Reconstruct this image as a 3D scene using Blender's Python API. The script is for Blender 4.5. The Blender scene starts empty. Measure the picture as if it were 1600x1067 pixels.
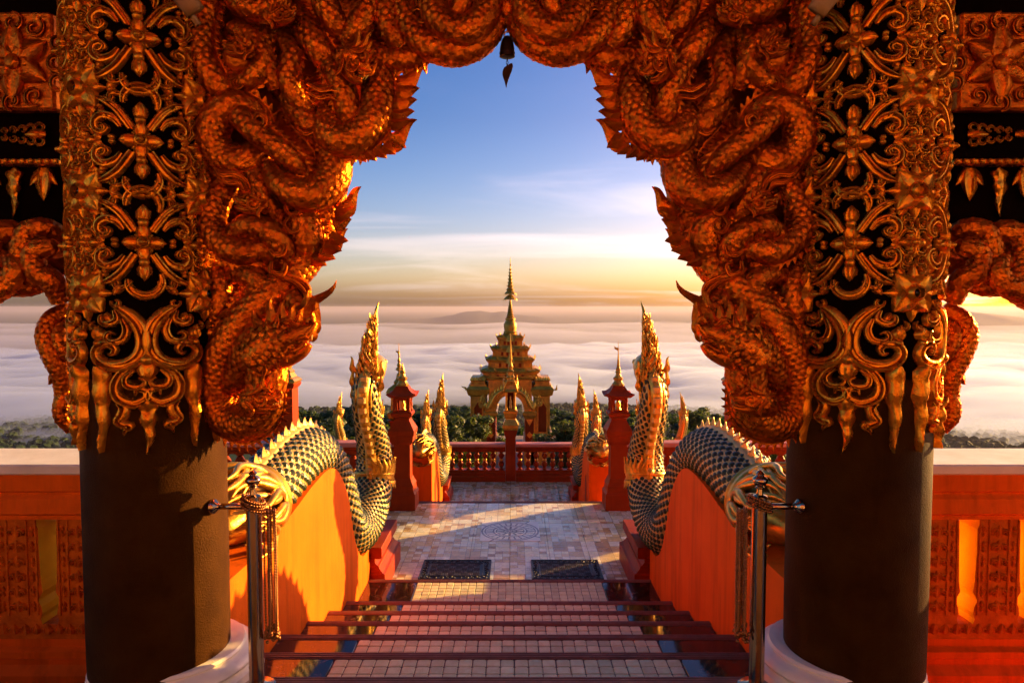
import bpy, math, random
import numpy as np
from mathutils import Vector, Matrix
random.seed(7); rng = np.random.default_rng(7)
S = bpy.context.scene
C = S.collection
R = math.radians
# ------------------------------------------------------------------ camera
EYE = 1.55; CAMX = 0.022; FPX = 1067.0; PITCH = R(2.87)
cam = bpy.data.cameras.new("camera"); camo = bpy.data.objects.new("camera", cam); C.objects.link(camo)
cam.sensor_width = 36.0; cam.lens = 24.0; cam.clip_start = 0.05; cam.clip_end = 120000
camo.location = (CAMX, 0, EYE); camo.rotation_euler = (R(90) - PITCH, 0, 0)
S.camera = camo
# ------------------------------------------------------------------ light
SUN_AZ = R(62); SUN_EL = R(10)
W = bpy.data.worlds.new("World"); S.world = W; W.use_nodes = True
def build_world():
    nt = W.node_tree; N = nt.nodes; L = nt.links
    for n in list(N): N.remove(n)
    out = N.new('ShaderNodeOutputWorld'); bg = N.new('ShaderNodeBackground')
    sky = N.new('ShaderNodeTexSky'); sky.sky_type = 'NISHITA'; sky.sun_disc = False
    sky.sun_elevation = SUN_EL; sky.sun_rotation = SUN_AZ
    sky.altitude = 400; sky.air_density = 1.0; sky.dust_density = 3.6; sky.ozone_density = 2.6
    tc = N.new('ShaderNodeTexCoord')
    sep = N.new('ShaderNodeSeparateXYZ'); L.new(tc.outputs['Generated'], sep.inputs[0])
    # streaky thin cloud: direction projected on a high plane
    zc = N.new('ShaderNodeMath'); zc.operation = 'MAXIMUM'; L.new(sep.outputs['Z'], zc.inputs[0]); zc.inputs[1].default_value = 0.0
    za = N.new('ShaderNodeMath'); za.operation = 'ADD'; L.new(zc.outputs[0], za.inputs[0]); za.inputs[1].default_value = 0.09
    dx = N.new('ShaderNodeMath'); dx.operation = 'DIVIDE'; L.new(sep.outputs['X'], dx.inputs[0]); L.new(za.outputs[0], dx.inputs[1])
    dy = N.new('ShaderNodeMath'); dy.operation = 'DIVIDE'; L.new(sep.outputs['Y'], dy.inputs[0]); L.new(za.outputs[0], dy.inputs[1])
    cb = N.new('ShaderNodeCombineXYZ'); L.new(dx.outputs[0], cb.inputs[0]); L.new(dy.outputs[0], cb.inputs[1])
    mp = N.new('ShaderNodeMapping'); mp.inputs['Scale'].default_value = (0.34, 0.62, 1); mp.inputs['Rotation'].default_value = (0, 0, R(-24))
    L.new(cb.outputs[0], mp.inputs[0])
    no = N.new('ShaderNodeTexNoise'); no.inputs['Scale'].default_value = 1.0; no.inputs['Detail'].default_value = 7; no.inputs['Roughness'].default_value = 0.52; no.inputs['Distortion'].default_value = 1.1
    L.new(mp.outputs[0], no.inputs['Vector'])
    cr = N.new('ShaderNodeMapRange'); cr.interpolation_type = 'SMOOTHSTEP'; cr.inputs[1].default_value = 0.45; cr.inputs[2].default_value = 0.75; cr.inputs[3].default_value = 0.0; cr.inputs[4].default_value = 0.75
    L.new(no.outputs['Fac'], cr.inputs[0])
    # fewer clouds towards the zenith
    ze = N.new('ShaderNodeMapRange'); ze.interpolation_type = 'SMOOTHSTEP'; ze.inputs[1].default_value = 0.12; ze.inputs[2].default_value = 0.36; ze.inputs[3].default_value = 1.0; ze.inputs[4].default_value = 0.35
    L.new(sep.outputs['Z'], ze.inputs[0])
    mu = N.new('ShaderNodeMath'); mu.operation = 'MULTIPLY'; L.new(cr.outputs[0], mu.inputs[0]); L.new(ze.outputs[0], mu.inputs[1])
    # cloud colour: the sky itself, whiter and brighter
    hsv = N.new('ShaderNodeHueSaturation'); hsv.inputs['Saturation'].default_value = SKY_SAT; hsv.inputs['Value'].default_value = 1.0
    tint = N.new('ShaderNodeMix'); tint.data_type = 'RGBA'; tint.blend_type = 'MULTIPLY'; tint.inputs[0].default_value = 1.0
    L.new(sky.outputs[0], hsv.inputs['Color']); L.new(hsv.outputs[0], tint.inputs[6]); tint.inputs[7].default_value = SKY_TINT
    cl = N.new('ShaderNodeHueSaturation'); cl.inputs['Saturation'].default_value = 0.35; cl.inputs['Value'].default_value = 1.35
    L.new(tint.outputs[2], cl.inputs['Color'])
    mx = N.new('ShaderNodeMix'); mx.data_type = 'RGBA'; L.new(mu.outputs[0], mx.inputs[0]); L.new(tint.outputs[2], mx.inputs[6]); L.new(cl.outputs[0], mx.inputs[7])
    gr = N.new('ShaderNodeValToRGB'); e = gr.color_ramp.elements
    stops = [(0.0, (1.85, 1.46, 1.52)), (.04, (1.78, 1.42, 1.24)), (.11, (1.36, 1.06, 1.03)), (.26, (1.10, .80, .85)), (.42, (1.02, .72, .82)), (.7, (1.04, .76, .82))]
    while len(e) < len(stops): e.new(.5)
    for k, (q, c) in enumerate(stops): e[k].position = q; e[k].color = (*c, 1)
    L.new(sep.outputs['Z'], gr.inputs[0])
    ml = N.new('ShaderNodeMix'); ml.data_type = 'RGBA'; ml.blend_type = 'MULTIPLY'; ml.inputs[0].default_value = 1.0
    L.new(mx.outputs[2], ml.inputs[6]); L.new(gr.outputs[0], ml.inputs[7])
    L.new(ml.outputs[2], bg.inputs[0]); bg.inputs[1].default_value = SKY_STR
    L.new(bg.outputs[0], out.inputs[0])
SKY_SAT = 1.42; SKY_TINT = (1.05, 0.93, 1.05, 1); SKY_STR = 0.058
build_world()
sl = bpy.data.lights.new("sun", 'SUN'); sl.energy = 3.6; sl.angle = R(0.6); sl.color = (1.0, 0.57, 0.17)
so = bpy.data.objects.new("sun", sl); C.objects.link(so)
sd = Vector((math.sin(SUN_AZ) * math.cos(SUN_EL), math.cos(SUN_AZ) * math.cos(SUN_EL), math.sin(SUN_EL)))
so.rotation_euler = sd.to_track_quat('Z', 'Y').to_euler(); so.location = sd * 60
S.view_settings.view_transform = 'Standard'; S.view_settings.look = 'None'; S.view_settings.gamma = 1.0
S.view_settings.exposure = 2.2
S.view_settings.use_curve_mapping = False
cy = S.cycles
cy.use_denoising = True; cy.max_bounces = 5; cy.diffuse_bounces = 3; cy.glossy_bounces = 2; cy.transmission_bounces = 4
cy.volume_bounces = 1; cy.use_adaptive_sampling = True; cy.adaptive_threshold = 0.025; cy.adaptive_min_samples = 16; cy.transparent_max_bounces = 8; cy.sample_clamp_indirect = 6; cy.caustics_reflective = False; cy.caustics_refractive = False

# ------------------------------------------------------------------ pixel helpers (layout was measured on the photograph, all real places)
def at(px, py, Y):
    u = (px - 800) / FPX; v = (533.5 - py) / FPX
    dy = math.cos(PITCH) + v * math.sin(PITCH); dz = -math.sin(PITCH) + v * math.cos(PITCH)
    t = Y / dy
    return Vector((CAMX + u * t, Y, EYE + dz * t))
def pz(py, Y): return at(800, py, Y).z
# ------------------------------------------------------------------ mesh helpers
ORG = {}
def org(o): return ORG.get(o.as_pointer(), Vector((0, 0, 0)))
class MB:
    def __init__(s): s.v = []; s.f = []; s.m = []
    def add(s, vs, fs, mi=0):
        o = len(s.v); s.v.extend(tuple(p) for p in vs)
        s.f.extend(tuple(i + o for i in f) for f in fs); s.m.extend([mi] * len(fs)); return s
    def arr(s, V, F, mi=0):
        o = len(s.v); s.v.extend(map(tuple, V.reshape(-1, 3).tolist()))
        s.f.extend(map(tuple, (F + o).tolist())); s.m.extend([mi] * len(F)); return s
    def build(s, name, mat, parent=None, smooth=False, ang=None):
        me = bpy.data.meshes.new(name)
        o0 = org(parent) if parent is not None else Vector((0, 0, 0))
        V = np.array(s.v, dtype=float).reshape(-1, 3) - np.array(o0)
        me.from_pydata(V.tolist(), [], s.f)
        mats = mat if isinstance(mat, (list, tuple)) else [mat]
        for m in mats: me.materials.append(MT[m] if isinstance(m, str) else m)
        if len(mats) > 1: me.polygons.foreach_set('material_index', s.m)
        if smooth:
            me.polygons.foreach_set('use_smooth', [True] * len(me.polygons))
            if ang:
                try: me.set_sharp_from_angle(angle=R(ang))
                except Exception: pass
        me.update()
        o = bpy.data.objects.new(name, me); C.objects.link(o)
        if parent is not None: o.parent = parent
        ORG[o.as_pointer()] = o0
        return o
    # --- shapes
    def box(s, x0, x1, y0, y1, z0, z1, b=0.0, mi=0):
        if x0 > x1: x0, x1 = x1, x0
        if y0 > y1: y0, y1 = y1, y0
        if z0 > z1: z0, z1 = z1, z0
        if b <= 0:
            V = [(x, y, z) for z in (z0, z1) for y in (y0, y1) for x in (x0, x1)]
            return s.add(V, [(0, 2, 3, 1), (4, 5, 7, 6), (0, 1, 5, 4), (2, 6, 7, 3), (0, 4, 6, 2), (1, 3, 7, 5)], mi)
        b = min(b, (x1 - x0) * .45, (y1 - y0) * .45, (z1 - z0) * .45)
        def ring(z, i):
            a0, a1, c0, c1 = x0 + i, x1 - i, y0 + i, y1 - i
            return [(a0 + b, c0, z), (a1 - b, c0, z), (a1, c0 + b, z), (a1, c1 - b, z), (a1 - b, c1, z), (a0 + b, c1, z), (a0, c1 - b, z), (a0, c0 + b, z)]
        V = ring(z0, b) + ring(z0 + b, 0) + ring(z1 - b, 0) + ring(z1, b)
        F = [tuple(range(7, -1, -1)), tuple(range(24, 32))]
        for k in range(3):
            for i in range(8):
                j = (i + 1) % 8; F.append((k * 8 + i, k * 8 + j, k * 8 + 8 + j, k * 8 + 8 + i))
        return s.add(V, F, mi)
    def rings(s, rs, mi=0, cap=True, closed=True):
        n = len(rs[0]); V = [p for r in rs for p in r]; F = []
        for k in range(len(rs) - 1):
            for i in range(n if closed else n - 1):
                j = (i + 1) % n; F.append((k * n + i, k * n + j, k * n + n + j, k * n + n + i))
        if cap and closed:
            F.append(tuple(range(n - 1, -1, -1))); F.append(tuple((len(rs) - 1) * n + i for i in range(n)))
        return s.add(V, F, mi)
    def sq(s, cx, cy, prof, mi=0, ry=None):
        """square moulding: prof = [(half, z)...]"""
        rs = []
        for h, z in prof:
            hy = h if ry is None else h + ry
            rs.append([(cx - h, cy - hy, z), (cx + h, cy - hy, z), (cx + h, cy + hy, z), (cx - h, cy + hy, z)])
        return s.rings(rs, mi)
    def redent(s, cx, cy, prof, d=0.22, mi=0):
        rs = []
        for h, z in prof:
            a = h * (1 - d); b = h * (1 - 2 * d)
            P = [(b, -h), (b, -a), (a, -a), (a, -b), (h, -b), (h, b), (a, b), (a, a), (b, a), (b, h), (-b, h), (-b, a), (-a, a), (-a, b), (-h, b), (-h, -b), (-a, -b), (-a, -a), (-b, -a), (-b, -h)]
            rs.append([(cx + x, cy + y, z) for x, y in P])
        return s.rings(rs, mi)
    def lathe(s, cx, cy, prof, n=16, mi=0, ax=None):
        rs = []
        for r, z in prof:
            r = max(r, 1e-4)
            rs.append([(cx + r * math.cos(2 * math.pi * i / n), cy + r * math.sin(2 * math.pi * i / n), z) for i in range(n)])
        return s.rings(rs, mi)
    def tube(s, pts, rad, n=8, mi=0, ref=(0, 1, 0), flat=1.0):
        P, T, A, B = frames(pts, ref)
        rad = np.broadcast_to(np.asarray(rad, float), (len(P),)) if np.ndim(rad) == 0 or len(rad) == len(P) else np.interp(np.linspace(0, 1, len(P)), np.linspace(0, 1, len(rad)), rad)
        th = np.linspace(0, 2 * np.pi, n, endpoint=False)
        V = P[:, None] + rad[:, None, None] * (flat * np.cos(th)[None, :, None] * A[:, None] + np.sin(th)[None, :, None] * B[:, None])
        m = len(P); i = np.arange(m - 1)[:, None] * n; j = np.arange(n)[None]; j2 = (j + 1) % n
        F = np.stack([i + j, i + j2, i + n + j2, i + n + j], -1).reshape(-1, 4)
        o = len(s.v); s.arr(V, F, mi)
        s.f.append(tuple(o + k for k in range(n - 1, -1, -1))); s.f.append(tuple(o + (m - 1) * n + k for k in range(n))); s.m += [mi, mi]
        return s
    def ball(s, c, r, n=10, mi=0, sc=(1, 1, 1)):
        rs = []
        k = max(4, n // 2)
        for a in range(k + 1):
            p = -math.pi / 2 + math.pi * a / k; rr = max(math.cos(p), 0.02)
            rs.append([(c[0] + r * sc[0] * rr * math.cos(2 * math.pi * i / n), c[1] + r * sc[1] * rr * math.sin(2 * math.pi * i / n), c[2] + r * sc[2] * math.sin(p)) for i in range(n)])
        return s.rings(rs, mi)
    def prism(s, poly, f0, f1, mi=0):
        """poly list of 2-d points, f0/f1 map a point to the two faces"""
        n = len(poly); V = [f0(*p) for p in poly] + [f1(*p) for p in poly]
        F = [tuple(range(n)), tuple(range(2 * n - 1, n - 1, -1))] + [(i, n + i, n + (i + 1) % n, (i + 1) % n) for i in range(n)]
        return s.add(V, F, mi)
    def flame(s, base, tip, w, th, nrm, hook=0.25, n=7, mi=0, fat=0.35):
        base = Vector(base); tip = Vector(tip); ax = tip - base; Ln = ax.length
        if Ln < 1e-6: return s
        d = ax / Ln; nrm = Vector(nrm); nrm = (nrm - d * nrm.dot(d)).normalized(); side = d.cross(nrm)
        V = []
        for k in range(n + 1):
            t = k / n
            ww = w * (math.sin(math.pi * min(1, fat * .9 + (1 - fat * .9) * t ** 0.9)) ** 0.75 if t < 1 else 0) * (1 - 0.25 * t)
            if t >= 1: ww = w * .02
            c = base + ax * t + side * (hook * Ln * (math.sin(2 * math.pi * t * .85) * .32))
            h = th * (1 - t * .75)
            V += [c - side * ww, c + nrm * h, c + side * ww, c - nrm * h * .6]
        F = [(3, 2, 1, 0)]
        for k in range(n):
            for i in range(4):
                j = (i + 1) % 4; F.append((k * 4 + i, k * 4 + j, k * 4 + 4 + j, k * 4 + 4 + i))
        return s.add(V, F, mi)
    def sweep2(s, path, w, h, mapf, groove=True, mi=0, base=-0.004):
        """relief ribbon along a 2-d path; mapf(a, b, height) -> point"""
        P = smooth2(path); m = len(P)
        T = np.gradient(P, axis=0); T /= np.linalg.norm(T, axis=1)[:, None] + 1e-9
        Nn = np.stack([-T[:, 1], T[:, 0]], 1)
        w = np.interp(np.linspace(0, 1, m), np.linspace(0, 1, len(w)), w) if np.ndim(w) else np.full(m, w)
        if mapf is globals().get('cylmap'): w = w * globals().get('WFAT', 1.0)
        if groove: off = [-1, -.88, -.62, -.34, -.12, .12, .34, .62, .88, 1]; hh = [base / h, .55, .95, 1.0, .25, .25, 1.0, .95, .55, base / h]
        else: off = [-1, -.8, -.35, .35, .8, 1]; hh = [base / h, .6, 1, 1, .6, base / h]
        k = len(off); wm = max(w)
        V = []
        for i in range(m):
            for o_, g in zip(off, hh):
                q = P[i] + Nn[i] * o_ * w[i]
                V.append(mapf(q[0], q[1], g * h * (0.45 + 0.55 * w[i] / wm) if g > 0 else base))
        F = [(i * k + j, i * k + j + 1, (i + 1) * k + j + 1, (i + 1) * k + j) for i in range(m - 1) for j in range(k - 1)]
        F += [tuple(range(k)), tuple((m - 1) * k + j for j in range(k - 1, -1, -1))]
        return s.add(V, F, mi)
    def petal(s, c, ang, L, w, h, mapf, crease=0.35, n=5, pw=0.8, mi=0, tipup=0.5):
        V = []; ca, sa = math.cos(ang), math.sin(ang); m = 9
        if mapf is globals().get('cylmap'): w = w * 1.25
        for i in range(n + 1):
            t = i / n
            ww = w * (math.sin(math.pi * (0.12 + 0.88 * t) ** pw) ** .8 if t < 1 else 0.03)
            for j in range(m):
                q = -1 + 2 * j / (m - 1)
                a = t * L; b = q * ww
                hh = h * (0.25 + 0.75 * math.sin(math.pi * min(1, .15 + .75 * t)) * (1 - crease * (1 - abs(q) * 1.6 if abs(q) < .6 else 0)) * (1 - .75 * q ** 4)) * (1 - .30 * (.5 - .5 * math.cos(q * 4 * math.pi)) * math.sin(math.pi * min(1, t + .1))) * (1 if t < 1 else tipup)
                if abs(q) == 1: hh = -0.004
                V.append(mapf(c[0] + a * ca - b * sa, c[1] + a * sa + b * ca, hh))
        F = [(i * m + j, i * m + j + 1, (i + 1) * m + j + 1, (i + 1) * m + j) for i in range(n) for j in range(m - 1)]
        return s.add(V, F, mi)
    def dome(s, c, r, h, mapf, n=12, hole=0.0, mi=0):
        V = []; prof = [(1, -.004 / max(h, 1e-6)), (.97, .45), (.8, .85), (.55, 1.0)] + ([(hole, .95), (hole * .9, .35), (.02, .3)] if hole else [(.3, 1.12), (.02, 1.18)])
        for rr, g in prof:
            for i in range(n):
                a = 2 * math.pi * i / n; V.append(mapf(c[0] + r * rr * math.cos(a), c[1] + r * rr * math.sin(a), g * h))
        F = []
        for k in range(len(prof) - 1):
            for i in range(n):
                j = (i + 1) % n; F.append((k * n + i, k * n + j, k * n + n + j, k * n + n + i))
        return s.add(V, F, mi)
    def drop(s, c, L, w, h, mapf, waves=3.0, n=14, mi=0):
        """wavy lotus drop hanging from c downwards"""
        V = []; m = 7
        for i in range(n + 1):
            t = i / n
            ww = w * min(1, math.sin(min(1, .12 + 6.5 * t) * math.pi / 2)) * ((1 - t) ** .8) * (1 + .22 * math.sin(waves * 2 * math.pi * t)) + w * .015
            sh = w * .16 * math.sin(waves * math.pi * t + 1)
            for j in range(m):
                q = -1 + 2 * j / (m - 1)
                hh = h * (.35 + .65 * (1 - q * q)) * (1 + .22 * math.sin(waves * 2 * math.pi * t + 1.2 * abs(q) * 3)) * (1 - .35 * t)
                if abs(q) == 1: hh = -.004
                V.append(mapf(c[0] + q * ww + sh * t, c[1] - t * L, hh))
        F = [(i * m + j, i * m + j + 1, (i + 1) * m + j + 1, (i + 1) * m + j) for i in range(n) for j in range(m - 1)]
        return s.add(V, F, mi)
    def scales(s, pts, rad, size, proud=0.008, th0=0.0, th1=2 * math.pi, ref=(0, 1, 0), wide=1.0, gap=0.96, s0=0.0, s1=1.0, mi=0, over=1.25, jitter=1.0, shift=0.0):
        P, T, A, B = frames(pts, ref)
        seg = np.linalg.norm(np.diff(P, axis=0), axis=1); L = np.concatenate([[0], np.cumsum(seg)]); tot = L[-1]
        rad = np.asarray(rad, float); rad = np.full(len(P), float(rad)) if rad.ndim == 0 else np.interp(np.linspace(0, 1, len(P)), np.linspace(0, 1, len(rad)), rad)
        St = []; Th = []; Wd = []
        q = s0 * tot; k = 0
        while q < s1 * tot:
            r = float(np.interp(q, L, rad)); n = max(4, int(round(r * (th1 - th0) / (size * wide))))
            st = (th1 - th0) / n
            tt = th0 + (np.arange(n) + (0.5 if k % 2 else 0.0)) * st
            tt = tt + rng.normal(0, st * .03 * jitter + 1e-9, n)
            if th1 - th0 < 6.2: tt = tt[tt < th1 - st * .2]
            St.append(np.full(len(tt), q) + rng.normal(0, size * .03 * jitter + 1e-9, len(tt))); Th.append(tt); Wd.append(np.full(len(tt), st * gap)); q += size * .78; k += 1
        St = np.concatenate(St); Th = np.concatenate(Th); Wd = np.concatenate(Wd)
        a = np.array([-.46, .46, -.5, .5, -.36, .36, 0.0, 0.0]); b = np.array([0, 0, .5, .5, .82, .82, 1.0, .45]) * over; h = np.array([.1, .1, .55, .55, .60, .60, .55, 1.0])
        jit = rng.uniform(1 - .25 * jitter, 1 + .25 * jitter, len(St)); b = b + shift
        SS = np.clip(St[:, None] + b[None] * size, 0, tot); TT = Th[:, None] + a[None] * Wd[:, None]; HH = h[None] * proud * jit[:, None]
        def ip(M): return np.stack([np.interp(SS, L, M[:, c]) for c in range(3)], -1)
        Pc = ip(P); Ac = ip(A); Bc = ip(B); rr = np.interp(SS, L, rad)
        V = Pc + (rr + HH)[..., None] * (np.cos(TT)[..., None] * Ac + np.sin(TT)[..., None] * Bc)
        base = np.arange(len(St))[:, None, None] * 8
        loop = [0, 1, 3, 5, 6, 4, 2]
        tri = np.array([[loop[i], loop[(i + 1) % 7], 7] for i in range(7)])
        F = (base + tri[None]).reshape(-1, 3)
        return s.arr(V, F, mi)
def smooth2(path, n=7):
    P = np.array(path, float)
    return catmull(P, n)
def catmull(P, n=6):
    P = np.asarray(P, float)
    if len(P) < 3:
        t = np.linspace(0, 1, n * (len(P) - 1) + 1)[:, None]; return P[0] * (1 - t) + P[-1] * t
    E = np.vstack([2 * P[0] - P[1], P, 2 * P[-1] - P[-2]]); out = []
    for i in range(1, len(E) - 2):
        p0, p1, p2, p3 = E[i - 1], E[i], E[i + 1], E[i + 2]
        for k in range(n):
            t = k / n
            out.append(.5 * (2 * p1 + (p2 - p0) * t + (2 * p0 - 5 * p1 + 4 * p2 - p3) * t * t + (3 * p1 - p0 - 3 * p2 + p3) * t ** 3))
    out.append(P[-1]); return np.array(out)
def frames(pts, ref):
    P = np.array([tuple(p) for p in pts], float)
    T = np.gradient(P, axis=0); T /= np.linalg.norm(T, axis=1)[:, None] + 1e-12
    rf = np.array(ref, float)
    A = rf[None] - (T @ rf)[:, None] * T; A /= np.linalg.norm(A, axis=1)[:, None] + 1e-12
    B = np.cross(T, A)
    return P, T, A, B
def spiral(cx, cy, r0, r1, a0, a1, n=12):
    return [(cx + (r0 + (r1 - r0) * k / n) * math.cos(R(a0 + (a1 - a0) * k / n)), cy + (r0 + (r1 - r0) * k / n) * math.sin(R(a0 + (a1 - a0) * k / n))) for k in range(n + 1)]
# ------------------------------------------------------------------ object helpers
def thing(name, label, cat, loc=(0, 0, 0), group=None):
    o = bpy.data.objects.new(name, None); C.objects.link(o); o.location = loc; o.empty_display_size = .1
    ORG[o.as_pointer()] = Vector(loc); o['label'] = label; o['category'] = cat
    if group: o['group'] = group
    return o
def struct(o, label=None, kind='structure'):
    o['kind'] = kind
    if label: o['label'] = label
    return o
def piece(me_obj, parent, loc=(0, 0, 0), rz=0.0, sc=None):
    c = bpy.data.objects.new(me_obj.name.split('.')[0], me_obj.data); C.objects.link(c); c.parent = parent; c.location = loc; c.rotation_euler = (0, 0, rz)
    if sc: c.scale = sc
    return c
KIDS = {}
def kids(o): return [c for c in bpy.data.objects if c.parent == o]
def copy_tree(o, parent=None, label=None, group=None, table=None):
    if table is None:
        table = {}
        for c in bpy.data.objects:
            if c.parent is not None: table.setdefault(c.parent.name, []).append(c)
    c = o.copy(); C.objects.link(c)
    if parent is not None: c.parent = parent
    ORG[c.as_pointer()] = org(o)
    if label: c['label'] = label
    if group: c['group'] = group
    for k in table.get(o.name, []): copy_tree(k, c, table=table)
    return c
def mirror(o, label):
    c = copy_tree(o, label=label); c.location = (-o.location.x, o.location.y, o.location.z); c.scale = (-1, 1, 1); return c
# ------------------------------------------------------------------ materials
MT = {}
def mk(name, c1, c2=None, scale=6.0, rough=0.5, metal=0.0, bump=0.15, bscale=None, rvar=0.12, spec=0.5, detail=4, fine=None, coat=0.0, tint=None, streak=0.0):
    m = bpy.data.materials.new(name); m.use_nodes = True; nt = m.node_tree; N = nt.nodes; L = nt.links
    bs = N['Principled BSDF']; c2 = c2 or tuple(x * .72 for x in c1)
    tc = N.new('ShaderNodeTexCoord')
    oi = N.new('ShaderNodeObjectInfo')
    ad = N.new('ShaderNodeVectorMath'); ad.operation = 'ADD'; L.new(tc.outputs['Object'], ad.inputs[0])
    rm = N.new('ShaderNodeVectorMath'); rm.operation = 'SCALE'; rm.inputs[0].default_value = (7.3, 3.1, 5.7); L.new(oi.outputs['Random'], rm.inputs['Scale']); L.new(rm.outputs[0], ad.inputs[1])
    n1 = N.new('ShaderNodeTexNoise'); n1.inputs['Scale'].default_value = scale; n1.inputs['Detail'].default_value = detail; n1.inputs['Roughness'].default_value = .6; L.new(ad.outputs[0], n1.inputs['Vector'])
    rg = N.new('ShaderNodeMapRange'); rg.inputs[1].default_value = .32; rg.inputs[2].default_value = .68; L.new(n1.outputs['Fac'], rg.inputs[0])
    mx = N.new('ShaderNodeMix'); mx.data_type = 'RGBA'; mx.inputs[6].default_value = (*c2, 1); mx.inputs[7].default_value = (*c1, 1); L.new(rg.outputs[0], mx.inputs[0])
    L.new(mx.outputs[2], bs.inputs['Base Color'])
    rr = N.new('ShaderNodeMapRange'); rr.inputs[3].default_value = rough + rvar; rr.inputs[4].default_value = max(.03, rough - rvar); L.new(n1.outputs['Fac'], rr.inputs[0]); L.new(rr.outputs[0], bs.inputs['Roughness'])
    bs.inputs['Metallic'].default_value = metal; bs.inputs['Specular IOR Level'].default_value = spec
    if tint: bs.inputs['Specular Tint'].default_value = (*tint, 1)
    if streak:
        mpp = N.new('ShaderNodeMapping'); mpp.inputs['Scale'].default_value = (5.0, 5.0, .55); L.new(ad.outputs[0], mpp.inputs[0])
        n3 = N.new('ShaderNodeTexNoise'); n3.inputs['Scale'].default_value = 1.6; n3.inputs['Detail'].default_value = 5; n3.inputs['Roughness'].default_value = .65; L.new(mpp.outputs[0], n3.inputs['Vector'])
        r3 = N.new('ShaderNodeMapRange'); r3.inputs[1].default_value = .48; r3.inputs[2].default_value = .75; r3.inputs[3].default_value = 0; r3.inputs[4].default_value = streak; L.new(n3.outputs['Fac'], r3.inputs[0])
        m3 = N.new('ShaderNodeMix'); m3.data_type = 'RGBA'; L.new(r3.outputs[0], m3.inputs[0]); L.new(mx.outputs[2], m3.inputs[6]); m3.inputs[7].default_value = (c2[0] * .42, c2[1] * .42, c2[2] * .5, 1); L.new(m3.outputs[2], bs.inputs['Base Color'])
    if coat: bs.inputs['Coat Weight'].default_value = coat; bs.inputs['Coat Roughness'].default_value = .15
    if bump:
        n2 = N.new('ShaderNodeTexNoise'); n2.inputs['Scale'].default_value = bscale or scale * 6; n2.inputs['Detail'].default_value = 4; L.new(ad.outputs[0], n2.inputs['Vector'])
        bp = N.new('ShaderNodeBump'); bp.inputs['Strength'].default_value = bump; bp.inputs['Distance'].default_value = .01; L.new(n2.outputs['Fac'], bp.inputs['Height']); L.new(bp.outputs[0], bs.inputs['Normal'])
    MT[name] = m; return m
mk('carving', (.86, .205, .010), (.36, .060, .003), 9, .30, .75, .5, 70, spec=.4, detail=4, tint=(1.0, .5, .12))
mk('carving_gold', (.94, .35, .022), (.58, .165, .008), 14, .26, .70, .3, 60, spec=.5, detail=3, tint=(1.0, .5, .12))
mk('black_lacquer', (.004, .0014, .0005), (.003, .001, .0004), 8, .7, 0, .15, 90, spec=.02, detail=2, tint=(1.0, .45, .08))
mk('shaft_plaster', (.052, .019, .0028), (.028, .0095, .0014), 6, .6, 0, .3, 160, spec=.10, detail=5, tint=(1.0, .42, .06), streak=.5)
mk('gold', (.80, .43, .045), (.55, .25, .022), 12, .34, .75, .3, 50)
mk('gold_pale', (.80, .50, .12), (.62, .34, .06), 12, .42, .45, .3, 50)
mk('gold_dull', (.66, .35, .024), (.36, .165, .010), 5, .42, .55, .3, 30, detail=3)
mk('scale_green', (.030, .046, .012), (.014, .022, .007), 30, .38, .0, .1, 80, spec=.3)
mk('orange_wall', (.88, .148, .005), (.78, .118, .0035), 2.2, .62, 0, .25, 120, rvar=.06, spec=.12, detail=5, tint=(1.0, .42, .06), streak=.55)
mk('red_paint', (.33, .036, .006), (.25, .026, .004), 3, .5, 0, .15, 60, rvar=.08, spec=.2, detail=3, tint=(1.0, .42, .06), streak=.35)
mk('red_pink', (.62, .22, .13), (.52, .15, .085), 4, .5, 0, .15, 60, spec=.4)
mk('parapet_carved', (.70, .160, .008), (.44, .085, .004), 12, .55, 0, .5, 60, spec=.15, detail=3, tint=(1.0, .42, .06))
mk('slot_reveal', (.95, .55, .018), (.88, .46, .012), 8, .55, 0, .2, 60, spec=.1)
mk('marble_white', (.92, .84, .62), (.80, .70, .48), 3.5, .30, 0, .05, 20, spec=.4, detail=4)
mk('rail_stone', (.88, .80, .60), (.74, .65, .46), 5, .5, 0, .12, 40, spec=.3)
mk('bounce_plaster', (.56, .47, .35), (.47, .39, .28), 2, .7, 0, .2, 40, spec=.2)  # for the added bounce building behind the camera
mk('steel', (.55, .37, .22), (.44, .28, .15), 3, .17, 1.0, .02, 200, rvar=.05)
mk('beads', (.40, .15, .03), (.20, .06, .012), 60, .25, .7, 0)
mk('bell_bronze', (.045, .028, .018), (.02, .013, .009), 12, .38, .8, .2, 60)
mk('rubber', (.012, .011, .011), (.006, .006, .006), 14, .42, 0, .2, 90)
mk('mat_weave', (.035, .022, .014), (.014, .009, .006), 30, .6, 0, .3, 120)
mk('timber', (.46, .26, .09), (.30, .15, .05), 5, .55, 0, .2, 40)
mk('nosing', (.27, .13, .085), (.19, .085, .055), 10, .45, 0, .2, 120, spec=.3, detail=3)
mk('stone_base', (.30, .20, .13), (.20, .13, .09), 5, .7, 0, .3, 40)
mk('bark', (.085, .055, .035), (.04, .027, .018), 9, .85, 0, .6, 30)
mk('glass_dark', (.004, .010, .006), (.003, .006, .004), 4, .1, 0, 0)
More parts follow.
